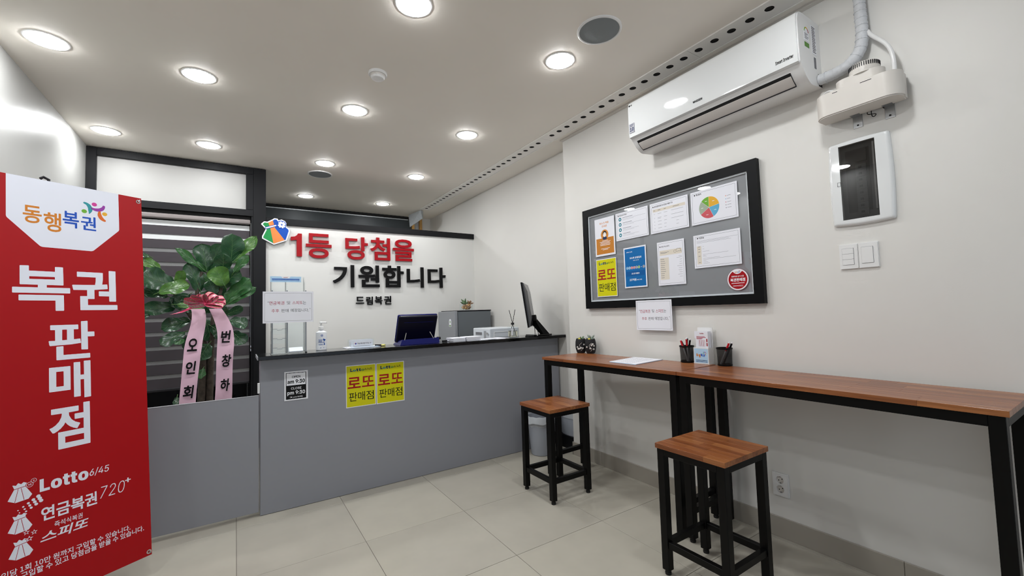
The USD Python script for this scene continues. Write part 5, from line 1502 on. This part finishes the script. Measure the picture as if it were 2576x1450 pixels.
LEAVES = [(-.192, 1.625, -.221, 1.846, .143, 'd'), (-.183, 1.631, -.102, 1.848, .121, 'd'), (-.036, 1.692, -.017, 1.911, .170, 'd'), (-.026, 1.692, .135, 1.927, .102, 'l'), (-.016, 1.612, .080, 1.754, .068, 'm'),
          (-.192, 1.619, -.369, 1.794, .066, 'm'), (-.227, 1.464, -.299, 1.693, .120, 'd'), (-.072, 1.509, -.138, 1.654, .146, 'l'), (-.062, 1.385, .081, 1.568, .158, 'm'), (-.062, 1.362, .130, 1.499, .068, 'm'),
          (-.468, 1.634, -.573, 1.704, .074, 'l'), (-.392, 1.507, -.564, 1.590, .170, 'd'), (-.366, 1.507, -.333, 1.616, .075, 'l'), (-.474, 1.454, -.293, 1.524, .116, 'l'), (-.424, 1.433, -.570, 1.475, .074, 'd'),
          (-.373, 1.357, -.561, 1.340, .107, 'd'), (-.365, 1.368, -.199, 1.343, .064, 'l'), (-.295, 1.248, -.471, 1.202, .119, 'd'), (-.320, 1.163, -.453, 1.086, .097, 'd'), (-.226, 1.289, -.145, 1.364, .066, 'd'),
          (-.199, 1.255, -.153, 1.088, .143, 'd'), (-.171, 1.067, -.232, .952, .133, 'd'), (-.062, 1.284, .042, 1.338, .068, 'd'), (-.043, 1.238, .082, 1.199, .113, 'd'), (-.024, 1.147, .063, 1.052, .113, 'd'),
          (-.082, 1.611, -.083, 1.747, .123, 'd'), (-.137, 1.509, -.246, 1.618, .056, 'm'), (-.534, 1.727, -.574, 1.735, .042, 'd'), (-.205, .885, -.214, .821, .055, 'm'), (-.359, .689, -.362, .638, .043, 'd'),
          (-.137, 1.442, -.174, 1.553, .100, 'd'), (-.081, 1.419, -.119, 1.509, .090, 'd'), (-.337, 1.110, -.345, 1.079, .065, 'm'), (-.099, 1.263, -.062, 1.351, .078, 'd'), (-.56, 1.44, -.66, 1.50, .12, 'd'), (-.55, 1.60, -.68, 1.66, .13, 'm'), (-.53, 1.30, -.66, 1.27, .10, 'd'), (-.13, 1.33, -.22, 1.46, .12, 'd'), (-.25, 1.30, -.38, 1.42, .11, 'd'), (-.16, 1.20, -.05, 1.11, .11, 'd'), (-.22, 1.18, -.33, 1.02, .11, 'd'), (-.10, 1.50, .02, 1.63, .12, 'd'), (-.30, 1.45, -.40, 1.36, .11, 'd')]
for i, (bx_, bz, tx, tz, w, tone) in enumerate(LEAVES):
    fx = 1.0
    dy = {'d': .02, 'm': -.03, 'l': -.07}[tone] + .05 * math.sin(i * 2.7)
    if bz < 1.1: dy = -.06
    me, vein, stalk = leaf_mesh((bx_, PY + dy, bz), (tx, PY + dy - .05 + .04 * math.cos(i * 1.9), tz), w * 1.06, dy, .10, i)
    lf = pn.part('leaf', me, {'d': 'leaf_dark', 'm': 'leaf_mid', 'l': 'leaf_light'}[tone], smooth=60)
    lf.part('veins', vein, 'leaf_vein', smooth=60)
    lf.part('stalk', stalk, 'leaf_back', smooth=60)

# ribbon
RYF = 3.90
rbn = thing('congratulation_ribbon', 'pink congratulation ribbon with a bow and black brush lettering tied on the fig', 'ribbon', (-.19, RYF, 1.40))


def strip(pts, w, y0):
    """pts: (x, z, y offset, half width); a ribbon tail"""
    P_ = smooth_path([(p[0], y0 + p[2], p[1]) for p in pts], 6)
    W_ = np.interp(np.linspace(0, 1, len(P_)), np.linspace(0, 1, len(pts)), [p[3] for p in pts])
    V, F = [], []
    for k, (p, hw) in enumerate(zip(P_, W_)):
        for f in (-1, -.5, 0, .5, 1):
            V.append(p + np.array([hw * f, .004 * math.sin(k * .7 + f * 2), 0]))
    for k in range(len(P_) - 1):
        for j in range(4):
            a = k * 5 + j
            F += [(a, a + 1, a + 6), (a, a + 6, a + 5)]
    front = trimesh.Trimesh(np.array(V), np.array(F), process=False)
    if front.face_normals[:, 1].mean() > 0: front.invert()
    back = front.copy(); back.invert(); back.apply_translation((0, .0008, 0))
    return trimesh.util.concatenate([front, back])


kx = RYF / 4.05
X_ = lambda x: x * (RYF * 1.0) / 4.05
zz_ = lambda z: 1.2454 + (z - 1.2454) * kx
TL_ = [(-.245, 1.335, .02, .040), (-.238, 1.24, 0, .046), (-.262, 1.10, -.01, .052), (-.278, .95, -.012, .049), (-.290, .80, -.012, .048), (-.302, .60, -.012, .048)]
TRr = [(-.135, 1.335, .02, .040), (-.095, 1.25, 0, .050), (-.068, 1.15, -.01, .053), (-.068, 1.00, -.012, .051), (-.073, .82, -.012, .052), (-.080, .58, -.012, .054)]
tl = rbn.part('tail', strip([(X_(a), zz_(b), c, d) for a, b, c, d in TL_], 0, RYF), 'ribbon_pink', smooth=60)
tr = rbn.part('tail', strip([(X_(a), zz_(b), c, d) for a, b, c, d in TRr], 0, RYF), 'ribbon_pink', smooth=60)
RBF = Frame((0, RYF - .020, 0), (1, 0, 0), (0, 0, 1))
for node, chars in ((tl, (('오', -.277, 1.063), ('인', -.288, .893), ('회', -.301, .714))), (tr, (('번', -.070, 1.114), ('창', -.065, .927), ('하', -.073, .740)))):
    for ch, x, z in chars:
        x, z = X_(x), zz_(z)
        sh = skew(fit(letters(ch, 'cjk', 96, 2.6, 1), x - .029, x + .029, z - .046, z + .046), 6)
        node.part('brush_letter', RBF.solid(sh, 0, .0005), 'ink_black')
bc = np.array([X_(-.195), RYF - .07, zz_(1.375)])
for k, (a, L, h) in enumerate(((.42, .125, .034), (.80, .105, .034), (1.25, .115, .034), (1.75, .085, .030), (2.15, .095, .028), (2.55, .105, .030), (.08, .125, .034), (2.92, .125, .026), (3.35, .10, .022), (-.25, .115, .024))):
    d = np.array([math.cos(a), 0, math.sin(a) * .75])
    s_ = np.array([-math.sin(a), 0, math.cos(a)])
    ring_ = []
    for t in np.linspace(0, 2 * math.pi, 15):
        ring_.append(bc + d * L * .5 * (1 - math.cos(t)) + s_ * h * .55 * math.sin(t) + np.array([0, -.02 * (1 - math.cos(t)) * (k % 2), 0]))
    V, F = [], []
    wv = np.array([0, .020, 0]) + s_ * .013
    for p in ring_:
        for f in (-1, -.62, .62, 1):
            V.append(p + wv * f)
    for i in range(len(ring_) - 1):
        for j in range(3):
            q0 = i * 4 + j
            F.append((q0, q0 + 1, q0 + 5)); F.append((q0, q0 + 5, q0 + 4))
    me = trimesh.Trimesh(np.array(V), np.array(F), process=False)
    edge = [f for i, f in enumerate(F) if (i // 2) % 3 != 1]
    midf = [f for i, f in enumerate(F) if (i // 2) % 3 == 1]
    lp_ = rbn.part('bow_loop', trimesh.Trimesh(np.array(V), np.array(edge), process=False), 'bow_pink', smooth=60)
    lp_.part('printed_band', trimesh.Trimesh(np.array(V), np.array(midf), process=False), 'bow_print', smooth=60)
rbn.part('bow_knot', trimesh.creation.icosphere(2, .016).apply_translation(bc), 'bow_pink', smooth=True)
rbn.part('bow_tail', strip([(bc[0] - .02, bc[2], 0, .016), (bc[0] - .09, bc[2] - .035, 0, .016), (bc[0] - .14, bc[2] - .06, 0, .015), (bc[0] - .19, bc[2] - .075, 0, .014)], 0, RYF - .05), 'bow_pink', smooth=60)
